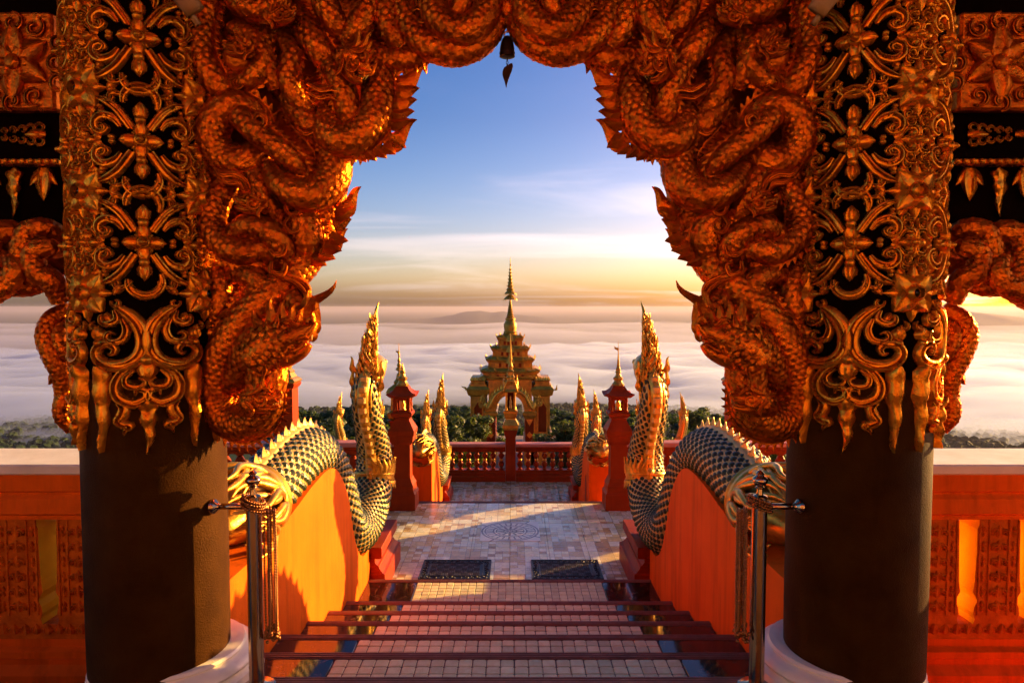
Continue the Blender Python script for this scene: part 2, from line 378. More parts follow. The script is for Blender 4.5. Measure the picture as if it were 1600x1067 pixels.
def leafmat(name, a, b, hue=0.02):
    m = mk(name, a, b, 1.3, .5, 0, 0, spec=.35)
    bs = m.node_tree.nodes['Principled BSDF']
    bs.inputs['Subsurface Weight'].default_value = 0.0
    nt = m.node_tree; tr = nt.nodes.new('ShaderNodeBsdfTranslucent'); tr.inputs[0].default_value = (a[0] * 1.8, a[1] * 1.7, a[2] * .6, 1)
    ms = nt.nodes.new('ShaderNodeMixShader'); ms.inputs[0].default_value = .35
    o = nt.nodes['Material Output']; nt.links.new(bs.outputs[0], ms.inputs[1]); nt.links.new(tr.outputs[0], ms.inputs[2]); nt.links.new(ms.outputs[0], o.inputs[0])
leafmat('leaf_a', (.042, .072, .016), (.014, .030, .008))
leafmat('leaf_b', (.060, .085, .018), (.020, .036, .010))
mk('forest', (.026, .046, .018), (.010, .020, .010), .12, .8, 0, 0, spec=.1)
mk('hill_far', (.024, .028, .034), (.016, .02, .026), .002, .9, 0, 0)
def marble_dark():
    m = mk('marble_dark', (.030, .012, .008), (.012, .006, .005), 5, .07, 0, 0, rvar=.03)
    nt = m.node_tree; N = nt.nodes; L = nt.links; bs = N['Principled BSDF']
    tc = N.new('ShaderNodeTexCoord')
    v = N.new('ShaderNodeTexVoronoi'); v.feature = 'DISTANCE_TO_EDGE'; v.inputs['Scale'].default_value = 5.5
    n = N.new('ShaderNodeTexNoise'); n.inputs['Scale'].default_value = 5; n.inputs['Detail'].default_value = 6
    mxv = N.new('ShaderNodeMix'); mxv.data_type = 'RGBA'; mxv.inputs[0].default_value = .32; L.new(tc.outputs['Object'], mxv.inputs[6]); L.new(n.outputs['Color'], mxv.inputs[7]); L.new(mxv.outputs[2], v.inputs['Vector'])
    r = N.new('ShaderNodeMapRange'); r.inputs[1].default_value = 0; r.inputs[2].default_value = .05; r.inputs[3].default_value = 1; r.inputs[4].default_value = 0; L.new(v.outputs['Distance'], r.inputs[0])
    r2 = N.new('ShaderNodeMapRange'); r2.inputs[1].default_value = .45; r2.inputs[2].default_value = .62; L.new(n.outputs['Fac'], r2.inputs[0])
    mul = N.new('ShaderNodeMath'); mul.operation = 'MULTIPLY'; L.new(r.outputs[0], mul.inputs[0]); L.new(r2.outputs[0], mul.inputs[1])
    old = bs.inputs['Base Color'].links[0].from_socket
    mx = N.new('ShaderNodeMix'); mx.data_type = 'RGBA'; L.new(mul.outputs[0], mx.inputs[0]); L.new(old, mx.inputs[6]); mx.inputs[7].default_value = (.16, .07, .035, 1); L.new(mx.outputs[2], bs.inputs['Base Color'])
marble_dark()
def tile_mat(name, a, b, rough):
    """small stair tile: each piece its own tone"""
    m = mk(name, a, b, 22, rough, 0, .35, 160, spec=.4)
    nt = m.node_tree; N = nt.nodes; L = nt.links; bs = N['Principled BSDF']; oi = N.new('ShaderNodeObjectInfo')
    g = N.new('ShaderNodeNewGeometry')
    sn = N.new('ShaderNodeMath'); sn.operation = 'ADD'; L.new(oi.outputs['Random'], sn.inputs[0]); L.new(g.outputs['Random Per Island'], sn.inputs[1])
    fr = N.new('ShaderNodeMath'); fr.operation = 'FRACT'; L.new(sn.outputs[0], fr.inputs[0])
    mr = N.new('ShaderNodeMapRange'); mr.inputs[3].default_value = .78; mr.inputs[4].default_value = 1.12; L.new(fr.outputs[0], mr.inputs[0])
    old = bs.inputs['Base Color'].links[0].from_socket
    mu = N.new('ShaderNodeVectorMath'); mu.operation = 'SCALE'; L.new(old, mu.inputs[0]); L.new(mr.outputs[0], mu.inputs['Scale']); L.new(mu.outputs[0], bs.inputs['Base Color'])
tile_mat('stair_tile', (.88, .84, .40), (.78, .68, .28), .45)
mk('grout', (.16, .095, .065), (.10, .06, .04), 30, .85, 0, .3, 150, detail=3)
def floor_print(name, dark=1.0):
    """glazed floor tile with a printed patchwork of small stones (flat print)"""
    m = bpy.data.materials.new(name); m.use_nodes = True; nt = m.node_tree; N = nt.nodes; L = nt.links; bs = N['Principled BSDF']
    g = N.new('ShaderNodeNewGeometry')
    def sc(src, k):
        v = N.new('ShaderNodeVectorMath'); v.operation = 'SCALE'; v.inputs['Scale'].default_value = k; L.new(src, v.inputs[0]); return v.outputs[0]
    def fl(src):
        v = N.new('ShaderNodeVectorMath'); v.operation = 'FLOOR'; L.new(src, v.inputs[0]); return v.outputs[0]
    def wn(src, off=0.0):
        a = N.new('ShaderNodeVectorMath'); a.operation = 'ADD'; a.inputs[1].default_value = (off, off * 1.7, 0.5); L.new(src, a.inputs[0])
        f = fl(a.outputs[0]); w = N.new('ShaderNodeTexWhiteNoise'); w.noise_dimensions = '2D'; L.new(f, w.inputs['Vector']); return w, a.outputs[0]
    P = g.outputs['Position']
    # shift so cells line up with the 0.43 m tiles (four cells across)
    fine, fs = wn(sc(P, 1 / 0.08)); coarse, cs = wn(sc(P, 1 / 0.16))
    pick, _ = wn(sc(P, 1 / 0.16), 40.0)
    gt = N.new('ShaderNodeMath'); gt.operation = 'GREATER_THAN'; gt.inputs[1].default_value = .55; L.new(pick.outputs['Value'], gt.inputs[0])
    mv = N.new('ShaderNodeMix'); mv.data_type = 'FLOAT'; L.new(gt.outputs[0], mv.inputs[0]); L.new(fine.outputs['Value'], mv.inputs[2]); L.new(coarse.outputs['Value'], mv.inputs[3])
    cr = N.new('ShaderNodeValToRGB'); cr.color_ramp.interpolation = 'CONSTANT'
    cols = [(0, (.93, .84, .44)), (.18, (.72, .52, .20)), (.34, (.97, .93, .58)), (.5, (.84, .68, .30)), (.64, (.56, .35, .12)), (.76, (.95, .87, .50)), (.9, (.74, .56, .235))]
    e = cr.color_ramp.elements
    while len(e) < len(cols): e.new(.5)
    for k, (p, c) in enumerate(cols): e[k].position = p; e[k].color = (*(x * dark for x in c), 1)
    L.new(mv.outputs[0], cr.inputs[0])
    # printed joints
    def edge(src, w):
        f = N.new('ShaderNodeVectorMath'); f.operation = 'FRACTION'; L.new(src, f.inputs[0]); sp = N.new('ShaderNodeSeparateXYZ'); L.new(f.outputs[0], sp.inputs[0]); r = None
        for ax in ('X', 'Y'):
            a = N.new('ShaderNodeMath'); a.operation = 'PINGPONG'; a.inputs[1].default_value = .5; L.new(sp.outputs[ax], a.inputs[0])
            l = N.new('ShaderNodeMath'); l.operation = 'LESS_THAN'; l.inputs[1].default_value = w; L.new(a.outputs[0], l.inputs[0])
            if r is None: r = l.outputs[0]
            else:
                q = N.new('ShaderNodeMath'); q.operation = 'MAXIMUM'; L.new(r, q.inputs[0]); L.new(l.outputs[0], q.inputs[1]); r = q.outputs[0]
        return r
    ef = edge(fs, .035); ec = edge(cs, .0175)
    me = N.new('ShaderNodeMix'); me.data_type = 'FLOAT'; L.new(gt.outputs[0], me.inputs[0]); L.new(ef, me.inputs[2]); L.new(ec, me.inputs[3])
    no = N.new('ShaderNodeTexNoise'); no.inputs['Scale'].default_value = 14; no.inputs['Detail'].default_value = 8; L.new(P, no.inputs['Vector'])
    nr = N.new('ShaderNodeMapRange'); nr.inputs[1].default_value = .3; nr.inputs[2].default_value = .7; nr.inputs[3].default_value = .72; nr.inputs[4].default_value = 1.18; L.new(no.outputs['Fac'], nr.inputs[0])
    mu = N.new('ShaderNodeVectorMath'); mu.operation = 'SCALE'; L.new(cr.outputs[0], mu.inputs[0]); L.new(nr.outputs[0], mu.inputs['Scale'])
    mj = N.new('ShaderNodeMix'); mj.data_type = 'RGBA'; mfac = N.new('ShaderNodeMath'); mfac.operation = 'MULTIPLY'; mfac.inputs[1].default_value = .6; L.new(me.outputs[0], mfac.inputs[0])
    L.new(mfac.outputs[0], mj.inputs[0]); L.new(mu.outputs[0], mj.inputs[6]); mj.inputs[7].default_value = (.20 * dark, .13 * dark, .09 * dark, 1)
    L.new(mj.outputs[2], bs.inputs['Base Color'])
    rr = N.new('ShaderNodeMapRange'); rr.inputs[3].default_value = .34; rr.inputs[4].default_value = .18; bs.inputs['IOR'].default_value = 1.6; L.new(no.outputs['Fac'], rr.inputs[0]); L.new(rr.outputs[0], bs.inputs['Roughness'])
    bp = N.new('ShaderNodeBump'); bp.inputs['Strength'].default_value = .12; bp.inputs['Distance'].default_value = .004; L.new(no.outputs['Fac'], bp.inputs['Height']); L.new(bp.outputs[0], bs.inputs['Normal'])
    MT[name] = m
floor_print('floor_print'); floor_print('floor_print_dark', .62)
def medallion():
    """printed sun-wheel tile: rings and spokes in the tile's own coordinates"""
    m = bpy.data.materials.new('medallion'); m.use_nodes = True; nt = m.node_tree; N = nt.nodes; L = nt.links; bs = N['Principled BSDF']
    tc = N.new('ShaderNodeTexCoord'); sp = N.new('ShaderNodeSeparateXYZ'); L.new(tc.outputs['Object'], sp.inputs[0])
    def M(op, a, b=None):
        n = N.new('ShaderNodeMath'); n.operation = op
        for i, q in enumerate((a, b)):
            if q is None: continue
            if isinstance(q, (int, float)): n.inputs[i].default_value = q
            else: L.new(q, n.inputs[i])
        return n.outputs[0]
    x, y = sp.outputs['X'], sp.outputs['Y']
    r = M('SQRT', M('ADD', M('MULTIPLY', x, x), M('MULTIPLY', y, y)))
    th = M('ARCTAN2', y, x)
    mask = None
    def mx(a):
        nonlocal mask
        mask = a if mask is None else M('MAXIMUM', mask, a)
    for q, w in ((.335, .011), (.30, .006), (.20, .009), (.165, .006), (.075, .008)):
        mx(M('LESS_THAN', M('ABSOLUTE', M('SUBTRACT', r, q)), w))
    def spokes(n, r0, r1, w):
        f = M('PINGPONG', M('MULTIPLY', M('ADD', th, 10.0), n / (2 * math.pi)), .5)
        a = M('LESS_THAN', M('MULTIPLY', M('MULTIPLY', f, r), 2 * math.pi / n), w)
        mx(M('MULTIPLY', a, M('MULTIPLY', M('GREATER_THAN', r, r0), M('LESS_THAN', r, r1))))
    spokes(24, .20, .30, .009); spokes(16, .02, .075, .005); spokes(12, .075, .165, .014); spokes(4, .335, .6, .012)
    n = N.new('ShaderNodeTexNoise'); n.inputs['Scale'].default_value = 22; n.inputs['Detail'].default_value = 6; L.new(tc.outputs['Object'], n.inputs['Vector'])
    k = M('MULTIPLY', mask, M('ADD', M('MULTIPLY', n.outputs['Fac'], .7), .5))
    c = N.new('ShaderNodeMix'); c.data_type = 'RGBA'; L.new(k, c.inputs[0]); c.inputs[6].default_value = (.92, .84, .62, 1); c.inputs[7].default_value = (.16, .11, .08, 1)
    L.new(c.outputs[2], bs.inputs['Base Color']); bs.inputs['Roughness'].default_value = .3
    MT['medallion'] = m
medallion()
# ================================================================== LAND, FOG, AIR
Z1 = -1.12      # upper landing
Z2 = -1.76      # lower terrace
ZP = -5.45      # court of the golden gate
def vnoise(x, y, seed=0):
    xi = np.floor(x).astype(int); yi = np.floor(y).astype(int); fx = x - xi; fy = y - yi
    def h(a, b): 
        n = (a * 374761393 + b * 668265263 + seed * 1442695) & 0x7fffffff; n = ((n ^ (n >> 13)) * 1274126177) & 0x7fffffff
        return ((n ^ (n >> 16)) & 0xffff) / 65535.0
    u = fx * fx * (3 - 2 * fx); v = fy * fy * (3 - 2 * fy)
    return (h(xi, yi) * (1 - u) + h(xi + 1, yi) * u) * (1 - v) + (h(xi, yi + 1) * (1 - u) + h(xi + 1, yi + 1) * u) * v
def fbm(x, y, o=4, seed=0):
    t = 0; a = .5
    for k in range(o): t = t + a * vnoise(x * 2 ** k, y * 2 ** k, seed + k); a *= .5
    return t
KD = np.array([-400, -3, 3, 38, 46, 70, 150, 250, 400, 500, 700, 950, 2200, 60000.]); KZ = np.array([-6.2, -6.0, -6.0, -6.2, -12, -27, -58, -76, -88, -95.5, -110, -128, -150, -150.])
def ground_z(x, y):
    x = np.asarray(x, float); y = np.asarray(y, float)
    d = np.where(y > 0, np.hypot(np.maximum(np.abs(x) - 18, 0), y), np.maximum(np.abs(x) - 18, 3))
    z = np.interp(d, KD, KZ)
    return z + np.clip((d - 60) / 300, 0, 1) * (fbm(x / 160, y / 160, 4, 3) - .5) * 14
def grid_mesh(name, xs, ys, zf, mat, smooth=True):
    X, Y = np.meshgrid(xs, ys); Zv = zf(X, Y); V = np.stack([X, Y, Zv], -1).reshape(-1, 3)
    n = len(xs); i = np.arange(len(ys) - 1)[:, None] * n; j = np.arange(n - 1)[None]
    F = np.stack([i + j, i + j + 1, i + j + n + 1, i + j + n], -1).reshape(-1, 4)
    return MB().arr(V, F).build(name, mat, smooth=smooth)
def spread(a, n, p=2.6):
    t = np.linspace(-1, 1, n); return np.sign(t) * np.abs(t) ** p * a
tx = np.unique(np.concatenate([spread(50000, 121, 4), np.linspace(-900, 900, 61)]))
ty = np.unique(np.concatenate([spread(50000, 121, 4), np.linspace(20, 1200, 60)]))
terr = grid_mesh('terrain', tx, ty, lambda x, y: ground_z(x, y), 'forest'); struct(terr)
# distant mountain ridges standing beyond the fog
def ridge(name, x0, x1, y, zbase, prof, depth, seed):
    n = 70; xs = np.linspace(x0, x1, n); t = np.linspace(0, 1, n)
    top = np.interp(t, [p[0] for p in prof], [p[1] for p in prof]); amp = (x1 - x0) * .012
    top = top + (fbm(xs / ((x1 - x0) * .06), xs * 0 + seed, 4, seed) - .5) * amp * np.sin(np.pi * t)
    rs = []
    for k, f in enumerate((0, .35, .7, .92, 1.0, .9, .5, 0)):
        yy = y + (k - 4) * depth / 4 + (fbm(xs / (depth * .35), xs * 0 + k, 3, seed + 9) - .5) * depth * .25
        rs.append([(a, b, zbase + (c - zbase) * f) for a, b, c in zip(xs, yy, top)])
    o = MB().rings(rs, cap=False, closed=False).build(name, 'hill_far', smooth=True); struct(o); return o
YM = 7000.
def zz(py, Y): return pz(py, Y)
ridge('hills', at(600, 0, YM).x, at(910, 0, YM).x, YM, -150, [(0, zz(503, YM)), (.28, zz(496, YM)), (.36, zz(490, YM)), (.43, zz(486, YM)), (.48, zz(485, YM)), (.54, zz(488.5, YM)), (.60, zz(486, YM)), (.66, zz(491, YM)), (.75, zz(494, YM)), (1, zz(503, YM))], 900, 5)
ridge('hills', at(1330, 0, 5200).x, at(1800, 0, 5200).x, 5200, -150, [(0, zz(506, 5200)), (.22, zz(495, 5200)), (.38, zz(486, 5200)), (.5, zz(491, 5200)), (.62, zz(503, 5200)), (.8, zz(507, 5200)), (1, zz(515, 5200))], 900, 8)
ridge('hills', at(-300, 0, 24000).x, at(1900, 0, 24000).x, 24000, -150, [(0, zz(487, 24000)), (.2, zz(491, 24000)), (.4, zz(489, 24000)), (.6, zz(492, 24000)), (.8, zz(488, 24000)), (1, zz(490, 24000))], 3000, 12)
# the sea of fog filling the valley: one closed body of cloud, lumpy on top
FT = -105.
def fogtop(x, y):
    d = np.hypot(x, y); a = np.clip((d - 350) / 700, 0, 1)
    big = (fbm(x / 520, y / 620, 4, 21) - .5) * 2; bil = 1 - 2 * np.abs(fbm(x / 210, y / 260, 4, 31) - .48) * 2.2; small = (fbm(x / 70, y / 90, 3, 41) - .5) * 2
    z = FT + a * (20 * big + 13 * (bil - .6) + 9 * small)
    return z - np.clip((d - 1500) / 1300, 0, 1) ** 1.5 * 30
fx = np.linspace(-4200, 4200, 210); fy = np.concatenate([np.linspace(-700, 300, 14), np.linspace(330, 2500, 150)])
X, Y = np.meshgrid(fx, fy)
Y = Y + np.where(Y > 2000, (fbm(X / 420, Y * 0 + 3, 4, 51) - .5) * 500 * (Y - 2000) / 500, 0)
ZT = fogtop(X, Y); n = len(fx); m = len(fy)
edge = np.minimum.reduce([np.arange(m)[:, None] * np.ones(n)[None], (m - 1 - np.arange(m))[:, None] * np.ones(n)[None], np.arange(n)[None] * np.ones(m)[:, None], (n - 1 - np.arange(n))[None] * np.ones(m)[:, None]])
ZT = np.where(edge < 6, FT - 34 + (ZT - FT + 34) * (edge / 6) ** .5, ZT)
V = np.concatenate([np.stack([X, Y, ZT], -1).reshape(-1, 3), np.stack([X, Y, np.full_like(X, -260.)], -1).reshape(-1, 3)])
i = np.arange(m - 1)[:, None] * n; j = np.arange(n - 1)[None]; ft_ = np.stack([i + j, i + j + 1, i + j + n + 1, i + j + n], -1).reshape(-1, 4)
fb_ = ft_[:, ::-1] + n * m; o_ = n * m
side = [(k, k + o_, k + 1 + o_, k + 1) for k in range(n - 1)] + [((m - 1) * n + k + 1, (m - 1) * n + k + 1 + o_, (m - 1) * n + k + o_, (m - 1) * n + k) for k in range(n - 1)]
side += [((k + 1) * n, (k + 1) * n + o_, k * n + o_, k * n) for k in range(m - 1)] + [(k * n + n - 1, k * n + n - 1 + o_, (k + 1) * n + n - 1 + o_, (k + 1) * n + n - 1) for k in range(m - 1)]
mb = MB(); mb.arr(V, np.concatenate([ft_, fb_])); mb.f += side; mb.m += [0] * len(side)
def volmat(name, col, dens, g):
    m_ = bpy.data.materials.new(name); m_.use_nodes = True; nt = m_.node_tree
    for q in list(nt.nodes):
        if q.type != 'OUTPUT_MATERIAL': nt.nodes.remove(q)
    v = nt.nodes.new('ShaderNodeVolumePrincipled'); v.inputs['Color'].default_value = (*col, 1); v.inputs['Density'].default_value = dens; v.inputs['Anisotropy'].default_value = g
    nt.links.new(v.outputs[0], nt.nodes['Material Output'].inputs['Volume']); MT[name] = m_
FOG_D = .014; HAZE_D = .000075
volmat('fog_air', (.52, .63, .94), FOG_D, .34)
fog = mb.build('sea_of_fog', 'fog_air', smooth=True); struct(fog, 'white sea of fog filling the valley beyond the golden gate', 'stuff')
fx2 = np.linspace(-7000, 7000, 120); fy2 = np.linspace(1150, 6200, 70); X, Y = np.meshgrid(fx2, fy2)
ZT = -104 - 26 * np.clip((Y - 1800) / 4200, 0, 1) + (fbm(X / 520, Y / 700, 5, 61) - .5) * 64
m, n = X.shape; eg = np.minimum.reduce([np.arange(m)[:, None] + 0 * X, (m - 1 - np.arange(m))[:, None] + 0 * X, np.arange(n)[None] + 0 * X, (n - 1 - np.arange(n))[None] + 0 * X])
ZT = np.where(eg < 8, -150 + (ZT + 150) * (eg / 8) ** .6, ZT)
V = np.concatenate([np.stack([X, Y, ZT], -1).reshape(-1, 3), np.stack([X, Y, np.full_like(X, -262.)], -1).reshape(-1, 3)]); o_ = n * m
i = np.arange(m - 1)[:, None] * n; j = np.arange(n - 1)[None]; ft_ = np.stack([i + j, i + j + 1, i + j + n + 1, i + j + n], -1).reshape(-1, 4)
side = [(k, k + o_, k + 1 + o_, k + 1) for k in range(n - 1)] + [((m - 1) * n + k + 1, (m - 1) * n + k + 1 + o_, (m - 1) * n + k + o_, (m - 1) * n + k) for k in range(n - 1)]
side += [((k + 1) * n, (k + 1) * n + o_, k * n + o_, k * n) for k in range(m - 1)] + [(k * n + n - 1, k * n + n - 1 + o_, (k + 1) * n + n - 1 + o_, (k + 1) * n + n - 1) for k in range(m - 1)]
mb = MB(); mb.arr(V, np.concatenate([ft_, ft_[:, ::-1] + o_])); mb.f += side; mb.m += [0] * len(side)
volmat('mist_air', (.50, .54, .80), .0011, .30)
mist = mb.build('far_mist', 'mist_air', smooth=True); struct(mist, 'thin far mist fading out behind the sea of fog', 'stuff')
volmat('haze_air', (.50, .47, .60), HAZE_D, .30)
hz = MB().box(-30000, 30000, -3000, 27000, -265, 14).build('haze', 'haze_air'); struct(hz, 'thin pale morning haze over the valley', 'stuff')

# ================================================================== PORCH FLOOR AND STAIRS
XW = 1.30     # inner face of the stair walls
NOS = [2.796, 3.308, 3.821, 4.329, 4.832, 5.359, 6.191]     # nosing distances, each 0.16 lower
def moulded_strip(mb, x0, x1, yf, z):
    """grooved nosing: front edge at yf (far side), three ribs on top"""
    mb.box(x0, x1, yf - .055, yf, z - .045, z, .004)
    for k in range(3): mb.box(x0, x1, yf - .05 + k * .017, yf - .041 + k * .017, z - .002, z + .005, .002)
pf = MB(); pf.box(-1.76, 1.76, -3.5, NOS[0] - .056, -.30, -.008); pf.box(-1.76, -XW - .001, NOS[0] - .056, 3.6, -.30, -.008); pf.box(XW + .001, 1.76, NOS[0] - .056, 3.6, -.30, -.008); pf.box(-4.5, -1.762, -3.5, 2.45, -.30, -.008); pf.box(1.762, 4.5, -3.5, 2.45, -.30, -.008)
porch = pf.build('porch_floor', 'marble_dark'); struct(porch)
found = MB(); found.box(-4.4, 4.4, -3.4, 2.4, -7, -.31); found.box(-4.6, -XW - .46, 2.4, 3.9, -7, -1.2); found.box(XW + .46, 4.6, 2.4, 3.9, -7, -1.2)
fo = found.build('foundation', 'orange_wall', porch)
stairs = bpy.data.objects.new('stairs', None); C.objects.link(stairs); struct(stairs)
core = MB()
for k in range(7):
    y0 = NOS[k] - .06
    z = -.16 * k
    yb = NOS[k - 1] - .02 if k else 2.3
    core.box(-XW - .02, XW + .02, yb, NOS[k] - .012, z - .34, z - .046)
core.build('stair_core', 'grout', stairs)
TW = 1.68 / 25
tile_src = MB().box(-TW * .475, TW * .475, -TW * .475, TW * .475, -.02, 0, .004).build('tile', 'stair_tile', stairs)
C.objects.unlink(tile_src)
tiles_left = 300; bulk = MB()
place = []
for k in range(7):
    z = -.16 * k
    mb = MB(); moulded_strip(mb, -XW, XW, NOS[k], z); mb.build('nosing', 'nosing', stairs)
    # riser facing away, below the nosing
    zr = z - .16
    if k == 0:
        yt0, yt1 = 2.30, NOS[0] - .058
    else:
        yt0, yt1 = NOS[k - 1] + .001, NOS[k] - .058
    nrow = int((yt1 - yt0) / TW)
    for side in (-1, 1):
        mb = MB(); mb.box(side * .845, side * (XW - .001), yt0, yt1, z - .045, z - .003, .003); mb.build('marble_border', 'marble_dark', stairs)
    # bed of grout under the tiles
    MB().box(-.842, .842, yt0, yt1, z - .045, z - .007).build('grout_bed', 'grout', stairs)
    for r in range(nrow):
        y = yt1 - (r + .5) * TW
        for c in range(25): place.append((k, r, (c - 12) * TW, y, z - .003))
sel = lambda p: (p[0] >= 1 and p[1] < 2) or (p[0] == 0 and p[1] < 1) 
near = [p for p in place if sel(p)][:300]; ns = set(map(id, near))
for p in place:
    jx, jy, jz = rng.normal(0, .0006), rng.normal(0, .0006), rng.normal(0, .0006)
    if id(p) in ns:
        piece(tile_src, stairs, (p[2] + jx, p[3] + jy, p[4] + jz))
    else:
        bulk.box(p[2] - TW * .475 + jx, p[2] + TW * .475 + jx, p[3] - TW * .475 + jy, p[3] + TW * .475 + jy, p[4] - .02, p[4] + jz, .003)
b = bulk.build('tile_field', 'stair_tile', stairs); b['kind'] = 'stuff'
# ------------------------------------------------------------------ landing with printed tiles
LY0, LY1 = NOS[6] - .01, 9.29
landing = MB().box(-4.6, 4.6, LY0, LY1 - .012, Z1 - .5, Z1 - .010).build('landing', 'grout'); struct(landing)
TS = .43
for ix in range(-11, 11):
    for iy in range(8):
        x0 = ix * TS; y0 = LY1 - .09 - (iy + 1) * TS; x1 = x0 + TS - .004; y1 = y0 + TS - .004
        y0 = max(y0, LY0 + .004)
        if y1 - y0 < .05: continue
        MB().box(x0, x1, y0, y1, Z1 - .012, Z1 + rng.normal(0, .0004), .0015).build('floor_tile', 'floor_print', landing)
mb = MB(); moulded_strip(mb, -XW - .1, XW + .1, LY1, Z1); mb.build('nosing', 'nosing', landing)
cz = at(794, 832, 1).z
YMED = (EYE - Z1) / ((EYE - at(794, 830, 1).z))
med = MB(); MS = .70
for sx in (0, 1):
    for sy in (0, 1):
        med.box(-MS / 2 + sx * MS / 2 + .0015, sx * MS / 2 - .0015, -MS / 2 + sy * MS / 2 + .0015, sy * MS / 2 - .0015, -.01, .0045, .001)
mo = med.build('medallion_tile', 'medallion', landing); mo.location = (0, YMED, Z1)
# lower flight and lower terrace
ZL = [Z1 - .16 * k for k in range(1, 5)]
fl2 = bpy.data.objects.new('lower_stairs', None); C.objects.link(fl2); struct(fl2)
for k in range(3):
    y0 = LY1 + .51 * k; y1 = y0 + .51
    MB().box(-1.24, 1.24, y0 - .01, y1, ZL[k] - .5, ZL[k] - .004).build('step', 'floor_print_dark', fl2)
    mb = MB(); moulded_strip(mb, -1.235, 1.235, y1 + .004, ZL[k] + .002); mb.build('nosing', 'nosing', fl2)
LT0 = LY1 + 1.53
lower = MB().box(-4.6, 4.6, LT0 - .01, 13.3, Z2 - .6, Z2 - .010).build('lower_terrace', 'grout'); struct(lower)
for ix in range(-6, 6):
    for iy in range(5):
        x0 = ix * TS; y0 = 12.95 - (iy + 1) * TS
        if y0 < LT0 + .03: continue
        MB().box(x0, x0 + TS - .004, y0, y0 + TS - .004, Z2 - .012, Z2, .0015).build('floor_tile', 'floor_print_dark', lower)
MB().box(-4.5, 4.5, LT0, 13.2, -7, Z2 - .62).build('retaining_wall', 'orange_wall', lower)
MB().box(-4.5, 4.5, LY0 + .02, LY1 - .03, -7, Z1 - .51).build('retaining_wall', 'orange_wall', landing)
court = MB().box(-9, 9, 13.35, 37, ZP - .6, ZP).build('court', 'stone_base'); struct(court)
# ================================================================== CARVED COLUMNS
CX, CYc, CR = 1.45, 2.80, .27
def cylmap(a, b, h, Rr=CR + .003):
    r = Rr + h; t = a / Rr
    return (r * math.sin(t), -r * math.cos(t), b)
U = .000675           # metres per measuring unit of the lattice
def L_(pts): return [(x * U, -y * U) for x, y in pts]
src = {}
def proto(name, mb, mat='carving_gold'):
    o = mb.build(name, mat, None, smooth=True, ang=50); C.objects.unlink(o); src.setdefault(name, []).append(o); return o
HR = .026
def mirx(p): return [(-x, y) for x, y in p]
WFAT = 1.0
lattice = []     # (proto, a, dz) pieces of one lattice cell
mb = MB()
for k in range(4): mb.petal((0, 0), R(90 * k), .074, .024, .034, cylmap, .5, pw=1.15)
for k in range(4): mb.petal((0, 0), R(45 + 90 * k), .044, .015, .018, cylmap, .3, pw=1.0)
mb.dome((0, 0), .017, .044, cylmap, 12); mb.dome((0, 0), .027, .034, cylmap, 14, hole=.68)
lattice.append(proto('flower', mb))
for sgn in (1, -1):
    for up in (1, -1):
        f = lambda p: [(sgn * x, up * y) for x, y in L_(p)]
        lattice.append(proto('stem', MB().sweep2(f([(42, -62), (72, -110), (112, -165), (165, -205), (215, -222)]), [.017, .018, .018, .017, .008], HR, cylmap)))
        lattice.append(proto('curl', MB().sweep2(f([(95, -70), (128, -112), (180, -128), (222, -100), (222, -58), (186, -40), (162, -62), (178, -84)]), [.010, .017, .019, .018, .015, .012, .010, .004], HR * .95, cylmap)))
        lattice.append(proto('leaf', MB().petal((sgn * 235 * U, -up * 145 * U * -1), R(90 if up > 0 else -90) - sgn * up * .5, .050, .017, .022, cylmap)))
for sgn in (1, -1):
    for up in (1, -1):
        f = lambda p: [(sgn * x, up * y) for x, y in L_(p)]
        lattice.append(proto('small_curl', MB().sweep2(f([(238, -30), (262, -62), (300, -60), (312, -30), (288, -18), (276, -34)]), [.006, .011, .012, .010, .008, .003], HR * .85, cylmap)))
        lattice.append(proto('leaf', MB().petal((sgn * 196 * U, up * 8 * U), R(90 - sgn * 62) if up > 0 else R(-90 + sgn * 62), .040, .015, .020, cylmap)))
        lattice.append(proto('leaf', MB().petal((sgn * 118 * U, up * 236 * U), R(90 - sgn * 40) if up > 0 else R(-90 + sgn * 40), .044, .015, .020, cylmap)))
for sgn in (1, -1):
    for up in (1, -1):
        f = lambda p: [(sgn * x, up * y) for x, y in L_(p)]
        lattice.append(proto('tendril', MB().sweep2(f([(60, -210), (92, -240), (132, -246), (150, -222), (130, -206)]), [.005, .010, .011, .008, .003], HR * .8, cylmap)))
        lattice.append(proto('bead', MB().dome(f([(140, -12)])[0], .012, .022, cylmap, 10)))
        lattice.append(proto('bead', MB().dome(f([(196, -176)])[0], .010, .020, cylmap, 10)))
        lattice.append(proto('tendril', MB().sweep2(f([(244, -88), (262, -118), (300, -122), (306, -96)]), [.004, .009, .009, .003], HR * .8, cylmap)))
for up in (1, -1):
    arc = [(84 * math.cos(R(t)), -up * (205 + 84 * math.sin(R(t)) * 1.0)) for t in range(-25, 206, 21)]
    lattice.append(proto('arch_scroll', MB().sweep2([(x * U, -y * U) for x, y in [(p[0], p[1]) for p in arc]], [.008, .016, .019, .019, .019, .016, .008], HR * .9, cylmap)))
    mb = MB(); mb.petal((0, up * 118 * U), R(90 * up), .062, .024, .028, cylmap, .2); mb.petal((0, up * 118 * U), R(90 * up + 32), .046, .014, .02, cylmap, .2); mb.petal((0, up * 118 * U), R(90 * up - 32), .046, .014, .02, cylmap, .2); mb.dome((0, up * 108 * U), .020, .028, cylmap, 10)
    lattice.append(proto('bud', mb))
big = MB()
for k in range(4): big.petal((0, 0), R(45 + 90 * k), .098, .044, .040, cylmap, .45, tipup=1.1)
big2 = MB()
for k in range(4): big.petal((0, 0), R(90 * k), .108, .022, .024, cylmap, .3)
bigf = proto('large_flower', big)
